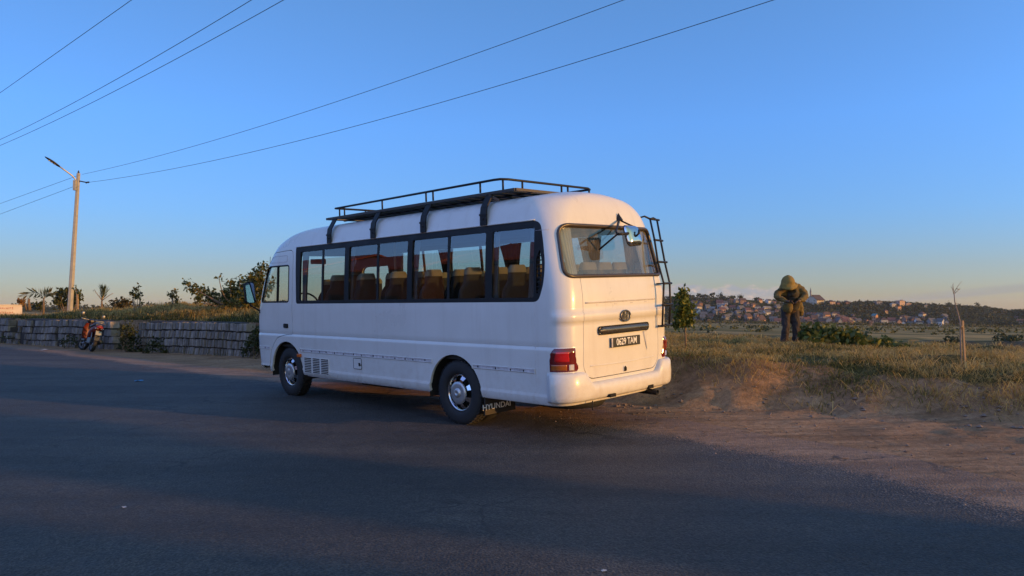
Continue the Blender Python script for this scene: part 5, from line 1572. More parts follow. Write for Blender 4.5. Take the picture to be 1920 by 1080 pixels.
# ------------------------------------------------------------------ white wall far left
D = 52.0
M['whitewash'] = simple('whitewashed_wall', (.60, .52, .44), .9, var=.1, scale=2)
M['redpaint'] = simple('faded_red_lettering', (.42, .12, .08), .9, var=.4, scale=8)
p0, p1 = at(-160, 573, D - 3), at(42, 573, D)
b = Vector((p1.x, p1.y, .2)); t = empty('boundary_wall', tuple(b)); tag(t, 'sunlit white painted wall with faded red lettering at the far left edge', 'wall')
dv = (p0 - p1); dv.z = 0; dl = dv.length; dn = dv.normalized(); nn_ = Vector((dn.y, -dn.x, 0)); 
if nn_.y > 0: nn_ = -nn_
rot = Matrix((dn, -nn_, Vector((0, 0, 1)))).transposed()
mb = MB(); mb.box(dn * dl / 2 + Vector((0, 0, .68)), (dl, .22, 1.36), rot); mb.box(dn * dl / 2 + Vector((0, 0, 1.39)), (dl + .1, .30, .07), rot); mb.build('masonry', M['whitewash'], t)
mb = MB()
for row, zc, x0, x1 in ((0, 1.16, .55, 1.25), (1, .86, .55, 1.5)):
    x = x0
    while x < x1:
        w = rng.uniform(.04, .10); c = dn * x + nn_ * .118 + Vector((0, 0, zc + rng.uniform(-.02, .02)))
        mb.box(c, (w * .4, .006, rng.uniform(.09, .16)), rot); mb.box(c + dn * w * .3 + Vector((0, 0, rng.uniform(-.05, .05))), (w * .7, .006, .03), rot); x += w + .03
mb.build('faded_lettering', M['redpaint'], t)

# ------------------------------------------------------------------ litter on the road
def scrap(name, label, cat, u, v, size, col, rough=.6):
    d = CAM_Z * F_PX / (v - 576.8); x = (u - 960) / F_PX * d; z = hz(x, d)
    mb = MB(); rows = []
    for i in range(5):
        rows.append([(size * (i / 4 - .5) * (1 + .3 * rng.random()), size * .7 * (j / 4 - .5) * (1 + .3 * rng.random()), .012 + size * .22 * rng.random() * math.sin(math.pi * (i + .5) / 5)) for j in range(5)])
    mb.grid(rows); o = mb.build(name, simple(name + '_mat', col, rough)); o.location = (x, d, z); o.rotation_euler = (0, 0, rng.uniform(0, 6)); tag(o, label, cat)
scrap('plastic_scrap', 'scrap of blue plastic lying on the asphalt left of the minibus', 'litter', 262, 715, .13, (.03, .22, .42))
scrap('paper_scrap', 'small pale paper scrap on the asphalt at lower left', 'litter', 238, 951, .032, (.45, .43, .42))
scrap('white_pebble', 'pale flat pebble on the asphalt near the bottom of the road', 'pebble', 1131, 1069, .026, (.5, .48, .45))
scrap('paper_scrap', 'scrap of paper on the dirt verge below the scooter', 'litter', 88, 657, .22, (.4, .38, .36))
# pebbles and clods on the shoulder: nobody could count them
mbp = MB(); 
for k_ in range(1300):
    s = rng.uniform(-6.5, 3) if rng.random() < .75 else rng.uniform(3, 26); te_, tb_ = float(tar_edge(s)), float(toe(s))
    bank_ = k_ > 900 and s < 3
    tt = rng.uniform(tb_ - .35, tb_ + .8) if bank_ else rng.uniform(te_ - .3, tb_ + .3); x, y = W2(s, tt); z = float(height(s, tt)) + (micro(s, tt) if -15 < s < 35 and tt > 0 else 0); r = (.010 + .032 * rng.random() ** 2.2) if bank_ else .006 + .018 * rng.random() ** 3
    V = [Vector((x + r * rng.uniform(.7, 1.3) * dx, y + r * rng.uniform(.7, 1.3) * dy, z + .004 + r * .6 * dz)) for dx, dy, dz in ((1, 0, 0), (0, 1, 0), (-1, 0, 0), (0, -1, 0), (.1, .1, 1), (0, 0, -1))]
    mbp.add(V, [(0, 1, 4), (1, 2, 4), (2, 3, 4), (3, 0, 4), (1, 0, 5), (2, 1, 5), (3, 2, 5), (0, 3, 5)])
o = mbp.build('pebbles', simple('pebble_mat', (.19, .14, .11), .9, var=.4, scale=30)); tag(o, kind='stuff')
mbp = MB()
for _ in range(170):
    s = rng.uniform(-6.5, 4); te_, tb_ = float(tar_edge(s)), float(toe(s)); tt = rng.uniform(te_ + .1, tb_ + .2); x, y = W2(s, tt); z = float(height(s, tt)) + .008
    a = rng.uniform(0, 6.28); l = rng.uniform(.03, .14); mbp.tube([(x, y, z), (x + l * .5 * math.cos(a), y + l * .5 * math.sin(a), z + .006), (x + l * math.cos(a + .3), y + l * math.sin(a + .3), z)], .0022, 4)
o = mbp.build('twig_litter', M['bark']); tag(o, kind='stuff')
# ------------------------------------------------------------------ scooter
M['scred'] = simple('red_scooter_paint', (.13, .018, .011), .55, coat=0)
M['scblack'] = simple('scooter_black_plastic', (.02, .02, .022), .4)
M['scblue'] = simple('blue_scooter_frame', (.018, .025, .055), .4)
M['scgrey'] = simple('grey_grab_rail', (.22, .22, .22), .4, .5)
M['alloy'] = simple('scooter_wheel', (.20, .20, .21), .4, .7)
M['tailred'] = simple('scooter_tail_lens', (.25, .02, .02), .2)
D = 24.0
b = ground_at(164, D)
sc = empty('scooter', tuple(b))
fw2 = Vector((-.67, .743, 0)); sidev = Vector((.743, .67, 0))       # heading away, its right hand side
lean = R(13)
Mz = Matrix((sidev, fw2, Vector((0, 0, 1)))).transposed().to_4x4()
sc.matrix_basis = Matrix.Translation(b) @ Mz @ Matrix.Rotation(lean, 4, 'Y')
tag(sc, 'red and black motor scooter parked against the worn stone wall', 'scooter')
def swheel(y, name, r=.235, steer=0.0):
    o = empty(name, (0, y, r)); o.parent = sc; o.rotation_euler = (0, 0, steer)
    Mx = Matrix.Rotation(R(90), 4, 'Y')
    MB().lathe([(r - .055, .045), (r - .02, .055), (r, .03), (r + .003, 0), (r, -.03), (r - .02, -.055), (r - .055, -.045)], 32, Mx).build('tyre', M['tyre'], o)
    mb = MB(); mb.lathe([(r - .055, .03), (r - .07, .02), (r - .07, -.02), (r - .055, -.03)], 28, Mx); mb.lathe([(0, .04), (.045, .035), (.045, -.035), (0, -.04)], 16, Mx)
    for k in range(5):
        a = 2 * math.pi * k / 5; mb.bar((0, .04 * math.cos(a), .04 * math.sin(a)), (0, (r - .065) * math.cos(a), (r - .065) * math.sin(a)), .03, .03)
    mb.build('rim', M['alloy'], o)
swheel(-.62, 'wheel'); swheel(.64, 'wheel', steer=R(22))
def hull(secs, n=14):
    """(y, z, half width, half height)"""
    return [[(w * math.cos(a) * (abs(math.cos(a)) ** -.25 if abs(math.cos(a)) > .05 else 1), y + 0 * a, z + h * math.sin(a)) for a in [2 * math.pi * k / n for k in range(n)]] for y, z, w, h in secs]
mb = MB(); q = hull([(-.90, .84, .03, .02), (-.82, .80, .10, .07), (-.62, .72, .15, .12), (-.40, .66, .165, .14), (-.20, .56, .15, .16), (-.05, .44, .12, .10)]); mb.grid(q, closed=True); mb.add(q[0], [tuple(range(14))]); mb.build('tail_body', M['scred'], sc)
mb = MB(); q = hull([(-.72, .86, .09, .03), (-.60, .85, .135, .05), (-.35, .82, .15, .06), (-.10, .79, .13, .06), (.02, .76, .08, .04)]); mb.grid(q, closed=True); mb.add(q[0], [tuple(range(14))]); mb.add(q[-1], [tuple(range(14))]); mb.build('seat', M['scblack'], sc)
mb = MB(); mb.box((0, .18, .34), (.34, .42, .06)); bevel_obj(mb.build('footboard', M['scblack'], sc), .015)
mb = MB(); rows = []
for y, z, w in ((.36, .34, .17), (.40, .55, .20), (.44, .75, .19), (.42, .90, .13)):
    rows.append([(-w, y - .05, z), (-w * .6, y + .05, z), (0, y + .08, z), (w * .6, y + .05, z), (w, y - .05, z)])
mb.grid(rows); mb.grid([[(x, y - .03, z) for x, y, z in r] for r in rows]); mb.build('leg_shield', M['scred'], sc)
mb = MB(); mb.tube([(0, .64, .235), (0, .55, .55), (0, .44, .90), (0, .41, .98)], .03, 8); mb.build('fork', M['scblue'], sc)
mb = MB(); q = hull([(.30, .98, .05, .03), (.36, 1.0, .13, .05), (.46, .98, .12, .07), (.54, .92, .05, .04)]); mb.grid(q, closed=True); mb.add(q[0], [tuple(range(14))]); mb.build('handlebar_cowl', M['scblack'], sc)
mb = MB(); mb.tube([(-.34, .27, 1.02), (-.18, .36, 1.01), (.18, .36, 1.01), (.34, .27, 1.02)], .017, 8); mb.build('handlebar', M['scgrey'], sc)
for s in (-1, 1):
    o = MB().tube([(s * .24, .34, 1.02), (s * .29, .38, 1.12), (s * .30, .37, 1.15)], .008, 6).build('mirror', M['scblack'], sc)
    MB().lathe([(0, .012), (.045, .010), (.055, 0), (.045, -.012), (0, -.014)], 16, Matrix.Translation((s * .31, .36, 1.19)) @ Matrix.Rotation(R(90), 4, 'X') @ Matrix.Diagonal((1, 1.2, 1, 1))).build('mirror_glass', M['alloy'], o)
mb = MB(); mb.tube([(-.12, -.55, .86), (-.13, -.80, .92), (0, -.90, .93), (.13, -.80, .92), (.12, -.55, .86)], .016, 8); mb.build('grab_rail', M['scgrey'], sc)
mb = MB(); q = hull([(-.935, .80, .03, .02), (-.915, .80, .085, .035), (-.87, .79, .10, .045)]); mb.grid(q, closed=True); mb.add(q[0], [tuple(range(14))]); mb.build('tail_light', M['tailred'], sc)
for s in (-1, 1): 
    mb = MB(); q = hull([(-.915, .745, .02, .015), (-.88, .745, .05, .022), (-.84, .745, .05, .02)]); mb.grid([[(x + s * .085, y, z) for x, y, z in r] for r in q], closed=True); mb.build('indicator', M['clear'], sc)
mb = MB(); mb.box((0, -.92, .60), (.17, .012, .13), Matrix.Rotation(R(-18), 3, 'X')); mb.build('number_plate', M['scgrey'], sc)
mb = MB(); mb.box((0, -.86, .52), (.15, .02, .34), Matrix.Rotation(R(-18), 3, 'X')); mb.build('mudguard', M['scblack'], sc)
mb = MB(); mb.box((-.02, -.38, .34), (.20, .46, .20)); mb.box((.13, -.30, .30), (.06, .26, .16)); bevel_obj(mb.build('engine', M['scblue'], sc), .03)
mb = MB(); mb.tube([(.15, -.20, .26), (.17, -.45, .28), (.17, -.80, .36)], [.03, .05, .055], 10); mb.build('muffler', M['scblack'], sc)
for s in (-1, 1): mb = MB(); mb.tube([(s * .10, -.62, .30), (s * .10, -.52, .66)], .02, 8); mb.build('shock_absorber', M['alloy'], sc)
mb = MB(); mb.grid([[(.075 * math.cos(a), .64 + .28 * math.sin(bb), .235 + .28 * math.cos(bb)) for a in (0, math.pi / 2, math.pi)] for bb in [R(-60) + R(120) * i / 8 for i in range(9)]]); mb.build('front_mudguard', M['scred'], sc)

# ------------------------------------------------------------------ person
M['skin'] = simple('dark_skin', (.075, .038, .022), .55)
M['jacket'] = simple('olive_jacket', (.118, .080, .020), .85, var=.35, scale=9)
M['hood'] = simple('tan_olive_hood', (.20, .135, .030), .85, var=.2, scale=9)
M['chestshade'] = simple('shaded_chest_cloth', (.035, .028, .016), .9, var=.3, scale=12)  # dark tone paints the shade on the chest under hood and arms
M['trouser'] = simple('dark_brown_trousers', (.034, .023, .018), .85, var=.35, scale=8)
M['shoe'] = simple('worn_dark_shoe', (.035, .028, .022), .8)
def skin_mesh(name, V, E, mat, parent, root=0, sub=2, crumple=0.0):
    me = bpy.data.meshes.new(name); me.from_pydata([v[:3] for v in V], E, []); me.materials.append(mat)
    o = bpy.data.objects.new(name, me); COL.objects.link(o)
    md = o.modifiers.new('skin', 'SKIN'); md.use_smooth_shade = True; md.branch_smoothing = .4
    for i, v in enumerate(V):
        sv = me.skin_vertices[0].data[i]; sv.radius = (v[3], v[4] if len(v) > 4 else v[3]); sv.use_root = (i == root)
    sd_ = o.modifiers.new('sub', 'SUBSURF'); sd_.levels = sub; sd_.render_levels = sub
    bake(o)
    if crumple:
        for v in o.data.vertices:
            q_ = Vector((v.co.x * 6 + v.co.z * 5, v.co.y * 6, v.co.z * 17 - v.co.x * 4)); n_ = noise.noise(v.co * 7) * .7 + noise.noise(q_) + .4 * noise.noise(v.co * 24 + Vector((3, 1, 7))); v.co += v.normal * n_ * crumple
    for p in o.data.polygons: p.use_smooth = True
    o.data.materials.clear(); o.data.materials.append(mat)
    o.parent = parent
    return o
def cloth(name, tubes, balls, mat, parent, voxel=.013, fold=.016, stretch=(6, 6, 15)):
    """garment: soft volumes fused into one surface, then creased"""
    mb = MB()
    for pts in tubes:
        P = []; n = 6
        for (a, b) in zip(pts[:-1], pts[1:]):
            for i in range(n):
                f = i / n; P.append(tuple(a[k] + (b[k] - a[k]) * f for k in range(4)))
        P.append(pts[-1])
        for _ in range(2):
            P = [P[0]] + [tuple((P[i - 1][k] + 2 * P[i][k] + P[i + 1][k]) / 4 for k in range(4)) for i in range(1, len(P) - 1)] + [P[-1]]
        mb.tube([p[:3] for p in P], [p[3] for p in P], 16)
    for c, r in balls:
        k = 10; mb.lathe([(math.sin(math.pi * i / k) + 1e-4, -math.cos(math.pi * i / k)) for i in range(k + 1)], 18, Matrix.Translation(c) @ Matrix.Diagonal((r[0], r[1], r[2], 1)))
    o = mb.build(name, mat, None)
    md = o.modifiers.new('r', 'REMESH'); md.mode = 'VOXEL'; md.voxel_size = voxel; md.use_smooth_shade = True
    md = o.modifiers.new('s', 'SMOOTH'); md.iterations = 7; md.factor = .6
    bake(o)
    for v in o.data.vertices:
        c = v.co; q_ = Vector((c.x * stretch[0] + c.z * 4, c.y * stretch[1], c.z * stretch[2] - c.x * 5))
        f = abs(noise.noise(q_)) * 1.3 - .35 + .6 * noise.noise(c * 9) + .3 * noise.noise(c * 26)
        v.co += v.normal * f * fold
    for p in o.data.polygons: p.use_smooth = True
    o.data.materials.clear(); o.data.materials.append(mat); o.parent = parent
    return o
D = 15.0
pb_ = ground_at(1483, D); pb_.z = at(1483, 649, D).z
man = empty('person', tuple(pb_)); tag(man, 'person in an olive hooded jacket and dark trousers stooping over their hands', 'person')
# body: legs, bent trunk, neck, head, arms, hands in one surface
bV = [(.0, .06, .72, .13, .10),
      (-.09, .04, .66, .080), (-.112, .0, .38, .056), (-.132, .04, .07, .038), (-.145, -.08, .03, .034),
      (.09, .05, .66, .080), (.105, .0, .38, .056), (.10, .04, .07, .038), (.115, -.08, .03, .034),
      (.03, .03, .90, .12, .10), (-.01, -.06, 1.07, .12, .10), (-.05, -.15, 1.16, .09, .075),
      (-.10, -.21, 1.20, .050), (-.145, -.27, 1.235, .072), (-.165, -.30, 1.285, .084),
      (-.26, -.13, 1.08, .055), (-.35, -.20, 1.0, .042), (-.215, -.345, .915, .032), (-.165, -.385, .905, .034, .020),
      (.16, -.08, 1.13, .055), (.235, -.17, 1.02, .042), (.05, -.335, .925, .032), (.0, -.375, .915, .034, .020)]
bE = [(0, 1), (1, 2), (2, 3), (3, 4), (0, 5), (5, 6), (6, 7), (7, 8), (0, 9), (9, 10), (10, 11), (11, 12), (12, 13), (13, 14),
      (10, 15), (15, 16), (16, 17), (17, 18), (10, 19), (19, 20), (20, 21), (21, 22)]
body_o = skin_mesh('body', bV, bE, M['skin'], man)
# fingers, thumbs and face are welded into the same body mesh
def add_to(o, mb):
    bm = bmesh.new(); bm.from_mesh(o.data)
    vs = [bm.verts.new(p) for p in mb.v]
    for f in mb.f:
        try: bm.faces.new([vs[i] for i in f]).smooth = True
        except ValueError: pass
    bm.to_mesh(o.data); bm.free()
fm = MB()
for (px, py, pz), s in (((-.165, -.385, .905), 1), ((.0, -.375, .915), -1)):
    for k, ln in enumerate((.060, .072, .068, .052)):
        y0 = py - .028 + k * .018
        a = Vector((px + s * .010, y0, pz - .004)); c_ = a + Vector((s * ln * .5, -.006, -.006)); e_ = c_ + Vector((s * ln * .25, -.004, -.022)); g_ = e_ + Vector((-s * .004, .004, -.018))
        fm.tube([a, c_, e_, g_], [.0095, .009, .0085, .006], 7)
    a = Vector((px - s * .012, py - .018, pz + .006)); fm.tube([a, a + Vector((s * .018, -.026, .010)), a + Vector((s * .046, -.032, .004))], [.011, .010, .007], 7)
hc = Vector((-.160, -.30, 1.27))
fwd = Vector((-.10, -.80, -.60)).normalized(); upv = (Vector((0, 0, 1)) - fwd * fwd.z).normalized(); rtv = fwd.cross(upv)
def hp(x, y, z): return hc + rtv * x + fwd * y + upv * z
fm.tube([hp(0, .080, .015), hp(0, .100, -.012), hp(0, .092, -.024)], [.009, .015, .010], 8)
for s in (-1, 1):
    fm.lathe([(0, -.012), (.010, -.006), (.012, 0), (.010, .006), (0, .012)], 8, Matrix.Translation(hp(s * .031, .077, .012)))
    fm.lathe([(0, -.008), (.022, 0), (0, .008)], 8, Matrix.Translation(hp(s * .088, .0, .0)))
fm.tube([hp(-.026, .076, -.048), hp(0, .084, -.050), hp(.026, .076, -.048)], [.005, .008, .005], 6)
add_to(body_o, fm)
cloth('trousers', [[(-.07, .07, .72, .10), (-.095, .04, .56, .088), (-.110, -.01, .38, .078), (-.128, .01, .20, .074), (-.138, .03, .06, .080), (-.138, .03, .02, .078)],
                   [(.08, .07, .72, .105), (.100, .03, .54, .094), (.106, -.01, .37, .084), (.104, .01, .18, .080), (.102, .03, .06, .088), (.102, .03, .02, .086)]],
      [((0, .08, .75), (.165, .13, .12))], M['trouser'], man, .012, .016, (14, 14, 5))
for x, dx in ((-.142, -.01), (.108, .015)):
    skin_mesh('shoe', [(x, .06, .035, .046, .038), (x + dx, -.05, .035, .048, .034), (x + dx * 2, -.14, .028, .038, .025)], [(0, 1), (1, 2)], M['shoe'], man)
cloth('jacket', [[(.05, .13, .74, .150), (.05, .08, .90, .160), (.02, .0, 1.06, .165), (-.04, -.10, 1.16, .13)],
                 [(-.03, -.06, 1.14, .12), (.14, -.05, 1.17, .105), (.205, -.10, 1.10, .086), (.228, -.17, 1.015, .076), (.15, -.265, .960, .060), (.045, -.335, .925, .046)],
                 [(-.06, -.08, 1.12, .12), (-.25, -.11, 1.10, .092), (-.325, -.15, 1.06, .080), (-.350, -.205, 1.0, .070), (-.29, -.285, .95, .056), (-.205, -.345, .915, .044)],
                 [(.12, .11, .98, .10), (.20, .13, .82, .095), (.235, .14, .68, .075), (.23, .14, .62, .05)]],
      [((.0, -.03, 1.10), (.23, .15, .15))], M['jacket'], man, .013, .020)
cloth('jacket_flap', [[(-.06, -.10, .90, .075), (-.10, -.13, .80, .090), (-.105, -.13, .73, .075), (-.07, -.12, .69, .045)], [(-.14, -.10, .84, .06), (-.17, -.11, .76, .06), (-.15, -.11, .70, .035)]], [], M['jacket'], man, .012, .016)
cloth('shaded_chest', [[(.03, -.02, .76, .115), (.03, -.08, .92, .125), (-.02, -.17, 1.06, .125), (-.07, -.25, 1.13, .09)]], [], M['chestshade'], man, .014, .018)  # dark piece added where the chest falls in shade
cloth('hood', [[(-.305, -.24, 1.20, .040), (-.265, -.37, 1.175, .036), (-.165, -.425, 1.165, .036), (-.06, -.37, 1.19, .036), (.0, -.27, 1.235, .040), (.03, -.17, 1.26, .045)], [(-.15, -.12, 1.22, .11), (-.03, -.10, 1.21, .10)]],
      [((-.165, -.29, 1.295), (.135, .150, .145)), ((-.175, -.29, 1.23), (.145, .150, .10)), ((-.15, -.20, 1.27), (.12, .13, .12))], M['hood'], man, .012, .010)

# ------------------------------------------------------------------ far village
def far_mat(name, c): return simple(name, c, .9, var=.15, scale=.6)
WALLS = dict(terracotta=(.25, .155, .11), cream=(.42, .36, .27), white=(.54, .52, .48), grey=(.20, .195, .19), pink=(.38, .26, .20), yellow=(.46, .40, .18), orange=(.46, .24, .12), blue=(.20, .26, .38), brick=(.22, .12, .085))
ROOFS = dict(rust=(.085, .052, .042), brown=(.065, .045, .04), greyroof=(.10, .098, .096), red=(.13, .06, .05), teal=(.08, .19, .20), pale=(.20, .19, .18))
FW = {k: far_mat(k + '_plaster', v) for k, v in WALLS.items()}
FR_ = {k: far_mat(k + '_roofing', v) for k, v in ROOFS.items()}
FDARK = simple('far_window_dark', (.02, .02, .022), .3)
protos = {}
def house_proto(w, d, h, roof, wall, rmat, storeys):
    key = (w, d, h, roof, wall, rmat, storeys)
    mb = MB(); mb.box((0, 0, h / 2 - 2), (w, d, h + 4))
    if roof == 'gable':
        rh = d * .42; mb.add([(-w / 2, -d / 2, h), (-w / 2, d / 2, h), (-w / 2, 0, h + rh), (w / 2, -d / 2, h), (w / 2, d / 2, h), (w / 2, 0, h + rh)], [(0, 1, 2), (3, 5, 4), (0, 2, 5, 3), (1, 4, 5, 2)])
    n = max(2, int(w / 2.6))
    for st_ in range(storeys):
        zc = 1.5 + st_ * 2.9
        if zc + .7 > h: break
        for s in (-1, 1):
            for i in range(n):
                x = -w / 2 + w * (i + .5) / n; mb.box((x, s * (d / 2 + .01), zc - (.25 if (st_ == 0 and i == n // 2) else 0)), (.95, .06, 1.2 if not (st_ == 0 and i == n // 2) else 1.9), mi=1)
            for y in (-d / 4, d / 4): mb.box((s * (w / 2 + .01), y, zc), (.06, .9, 1.15), mi=1)
    return mb, rmat
def house(label, pos, w, d, h, rz, roof, wall, rmat, storeys=1, group='houses on the far hillside', name='house', extra=None):
    mb, _ = house_proto(w, d, h, roof, wall, rmat, storeys)
    o = mb.build(name, [FW[wall], FDARK]); o.location = pos; o.rotation_euler = (0, 0, rz); tag(o, label, 'house', group)
    rb = MB(); e = .5
    if roof == 'gable':
        rh = d * .42; zz = h + .04; k = rh / (d / 2)
        for s in (-1, 1):
            rb.add([(-w / 2 - e, s * (d / 2 + e), zz - e * k), (w / 2 + e, s * (d / 2 + e), zz - e * k), (w / 2 + e, 0, zz + rh), (-w / 2 - e, 0, zz + rh),
                    (-w / 2 - e, s * (d / 2 + e), zz - e * k + .18), (w / 2 + e, s * (d / 2 + e), zz - e * k + .18), (w / 2 + e, 0, zz + rh + .18), (-w / 2 - e, 0, zz + rh + .18)],
                   [(0, 1, 2, 3), (4, 7, 6, 5), (0, 4, 5, 1), (1, 5, 6, 2), (0, 3, 7, 4)])
    elif roof == 'hip':
        rh = min(w, d) * .36; zz = h + .03; r_ = max(.2, (w - d) / 2)
        rb.add([(-w / 2 - e, -d / 2 - e, zz), (w / 2 + e, -d / 2 - e, zz), (w / 2 + e, d / 2 + e, zz), (-w / 2 - e, d / 2 + e, zz), (-r_, 0, zz + rh), (r_, 0, zz + rh)], [(0, 1, 5, 4), (1, 2, 5), (2, 3, 4, 5), (3, 0, 4), (3, 2, 1, 0)])
    else:
        rb.box((0, 0, h + .16), (w + .7, d + .7, .28)); rb.box((w * .2, 0, h + .75), (w * .3, d * .4, .9))
    rb.build('roof', FR_[rmat], o)
    if extra: extra(o)
    return o
def hp_at(u, v): 
    p = hill_at(u, v); return p
used_h = []
def put(label, u, v, wpx, hpx, roof, wall, rmat, rz, storeys=1, ratio=.75, **k):
    p = hp_at(u, v); w = wpx * p.y / F_PX; h = hpx * p.y / F_PX; used_h.append((u, v)); 
    return house(label, p, w, w * ratio, h, rz, roof, wall, rmat, storeys, **k)
def spire(o):
    rb = MB(); rb.box((-8.6, 0, 12), (1.3, 1.3, 7)); rb.lathe([(1.0, 15.5), (.05, 19.5)], 4, None, smooth=False); rb.v[-8:] = [(x - 8.6, y, z) for x, y, z in rb.v[-8:]]; rb.build('spire', FR_['pale'], o)
put('large gabled church with brown roof and small spire on the ridge right of the person', 1529, 571.5, 24, 8.5, 'gable', 'cream', 'brown', R(32), 2, .95, name='church', extra=spire)
put('big peach flat-roofed house crowning the ridge, largest of the sunlit houses', 1688, 574, 13, 10, 'flat', 'pink', 'pale', R(20), 3, .7)
put('low peach annex beside the big flat-roofed ridge house', 1701, 574, 11, 5, 'flat', 'pink', 'pale', R(15), 1, .7)
put('pale house left of the big peach ridge house', 1674, 576, 9, 6, 'hip', 'cream', 'pale', R(10), 2)
put('square orange house just below the big peach ridge house', 1684, 582, 8, 7, 'flat', 'orange', 'rust', R(18), 2, .8)
put('tall orange house with teal roof halfway down the slope', 1640, 605, 8, 13, 'gable', 'orange', 'teal', R(-60), 3, .9)
put('terracotta shed beside the teal-roofed house', 1650, 607, 7, 5, 'gable', 'terracotta', 'rust', R(15), 1)
put('pale yellow house, upper of the yellow pair near the hill foot', 1591, 604, 8, 6, 'flat', 'yellow', 'pale', R(12), 2)
put('pale yellow house, lower of the yellow pair near the hill foot', 1597, 609, 9, 6, 'flat', 'yellow', 'pale', R(8), 2)
put('orange brick house with one big dark opening left of the yellow pair', 1578, 608, 8, 7, 'gable', 'orange', 'rust', R(-60), 2, .9)
put('white cube house alone in the dark trees', 1581, 596, 4, 3, 'flat', 'white', 'pale', R(5), 1)
put('pink house on the wooded slope above the teal roof', 1660, 588, 7, 5, 'hip', 'pink', 'red', R(20), 1)
put('long low pink wall-like building at the foot of the hill', 1634, 616, 24, 3.4, 'flat', 'pink', 'pale', R(3), 1, .3)
put('flat grey house with wide eaves on the ridge between church and peach house', 1646, 571, 12, 5.5, 'flat', 'grey', 'brown', R(10), 1)
put('brown pyramid-roofed house on the ridge, left of two', 1571, 571, 8, 3, 'hip', 'brick', 'brown', R(8), 1, 1)
put('brown pyramid-roofed house on the ridge, right and larger of two', 1587, 571, 11, 3.5, 'hip', 'brick', 'brown', R(12), 1, 1)
put('pink ridge house just right of the church', 1558, 571, 12, 5, 'hip', 'pink', 'brown', R(15), 1)
put('bright blue and white house, biggest of the left village', 1357, 584, 13, 5, 'gable', 'blue', 'pale', R(20), 2)
put('white house behind the bright blue one', 1350, 580, 8, 5, 'gable', 'white', 'pale', R(-50), 2)
put('red-walled house above the bright blue one', 1357, 578, 8, 6, 'gable', 'brick', 'pale', R(-55), 2)
put('orange sunlit house high on the left hill', 1370, 567, 9, 5, 'hip', 'orange', 'rust', R(20), 2)
put('orange house alone on the terraces', 1412, 576, 7, 5, 'gable', 'orange', 'rust', R(30), 1)
put('white house pair, left one, beside the stooping person', 1434, 581, 7, 4, 'gable', 'white', 'pale', R(20), 1)
put('cream house pair, right one, beside the stooping person', 1441, 581, 7, 4, 'gable', 'cream', 'pale', R(15), 1)
put('light blue long house at the foot of the left hill', 1402, 598, 12, 4, 'gable', 'blue', 'pale', R(5), 1, .5)
put('tall narrow brick tower house left of the person', 1420, 599, 4, 9, 'flat', 'brick', 'rust', R(12), 3, 1)
put('white house behind the young leafy sapling', 1307, 575, 9, 4, 'gable', 'white', 'pale', R(15), 1)
put('pinkish house with white gable left of the bright blue one', 1336, 584, 9, 5, 'gable', 'pink', 'pale', R(-40), 1)
put('peach house at the far right edge of the valley', 1905, 600, 8, 5, 'hip', 'pink', 'rust', R(10), 1)
put('low pink shed at the far right edge of the valley', 1912, 606, 14, 4, 'gable', 'pink', 'rust', R(5), 1, .5)
put('orange hut right of the dead sapling stem', 1796, 612, 5, 4, 'gable', 'orange', 'rust', R(20), 1)
put('white hut among trees on the ridge under the broad ridge tree', 1779, 581, 6, 3, 'hip', 'white', 'pale', R(10), 1)
put('pale house on the ridge left of the broad ridge tree', 1735, 577, 9, 4, 'flat', 'cream', 'pale', R(10), 1)
# the rest of the village: look-alikes share a label
kinds = [('grey', 'greyroof', 'gable', 'small grey house in the crowded village'), ('terracotta', 'rust', 'gable', 'small terracotta house in the crowded village'), ('cream', 'rust', 'hip', 'small cream house in the crowded village'),
         ('pink', 'red', 'gable', 'small pink house in the crowded village'), ('white', 'greyroof', 'gable', 'small white house in the crowded village'), ('brick', 'brown', 'hip', 'small brick house in the crowded village'), ('orange', 'rust', 'gable', 'small orange house in the crowded village')]
zones = [((1292, 1460), (578, 612), 58, 'below the left hilltop'), ((1500, 1600), (594, 614), 40, 'at the hill foot right of the person'), ((1690, 1775), (597, 614), 28, 'at the hill foot left of the dead sapling'), ((1600, 1700), (603, 614), 12, 'at the hill foot below the teal roof'), ((1290, 1460), (566, 580), 12, 'high on the left hill')]
protoh = {}
for (u0, u1), (v0, v1), cnt, where in zones:
    k = 0; tries = 0
    while k < cnt and tries < 900:
        tries += 1
        u, v = rng.uniform(u0, u1), rng.uniform(v0, v1)
        if any(abs(u - a) < 4.2 and abs(v - c_) < 2.8 for a, c_ in used_h): continue
        used_h.append((u, v)); wall, rm_, rf, lab = kinds[rng.choice([0, 0, 1, 1, 2, 3, 3, 4, 5, 6])]
        key = (wall, rm_, rf); p = hp_at(u, v); w = rng.uniform(3.6, 6.6)
        if key not in protoh:
            o = house(lab, p, 6.5, 4.8, 3.6, 0, rf, wall, rm_, 1); protoh[key] = o
        else:
            o = copy_tree(protoh[key])
        s_ = w / 6.5; o.location = p; o.scale = (s_, s_ * rng.uniform(.8, 1.2), rng.choice([.9, 1.0, 1.35]) * s_); o.rotation_euler = (0, 0, rng.choice([0, 0, math.pi / 2]) + rng.uniform(-.5, .6)); o['label'] = lab + ' ' + where; k += 1
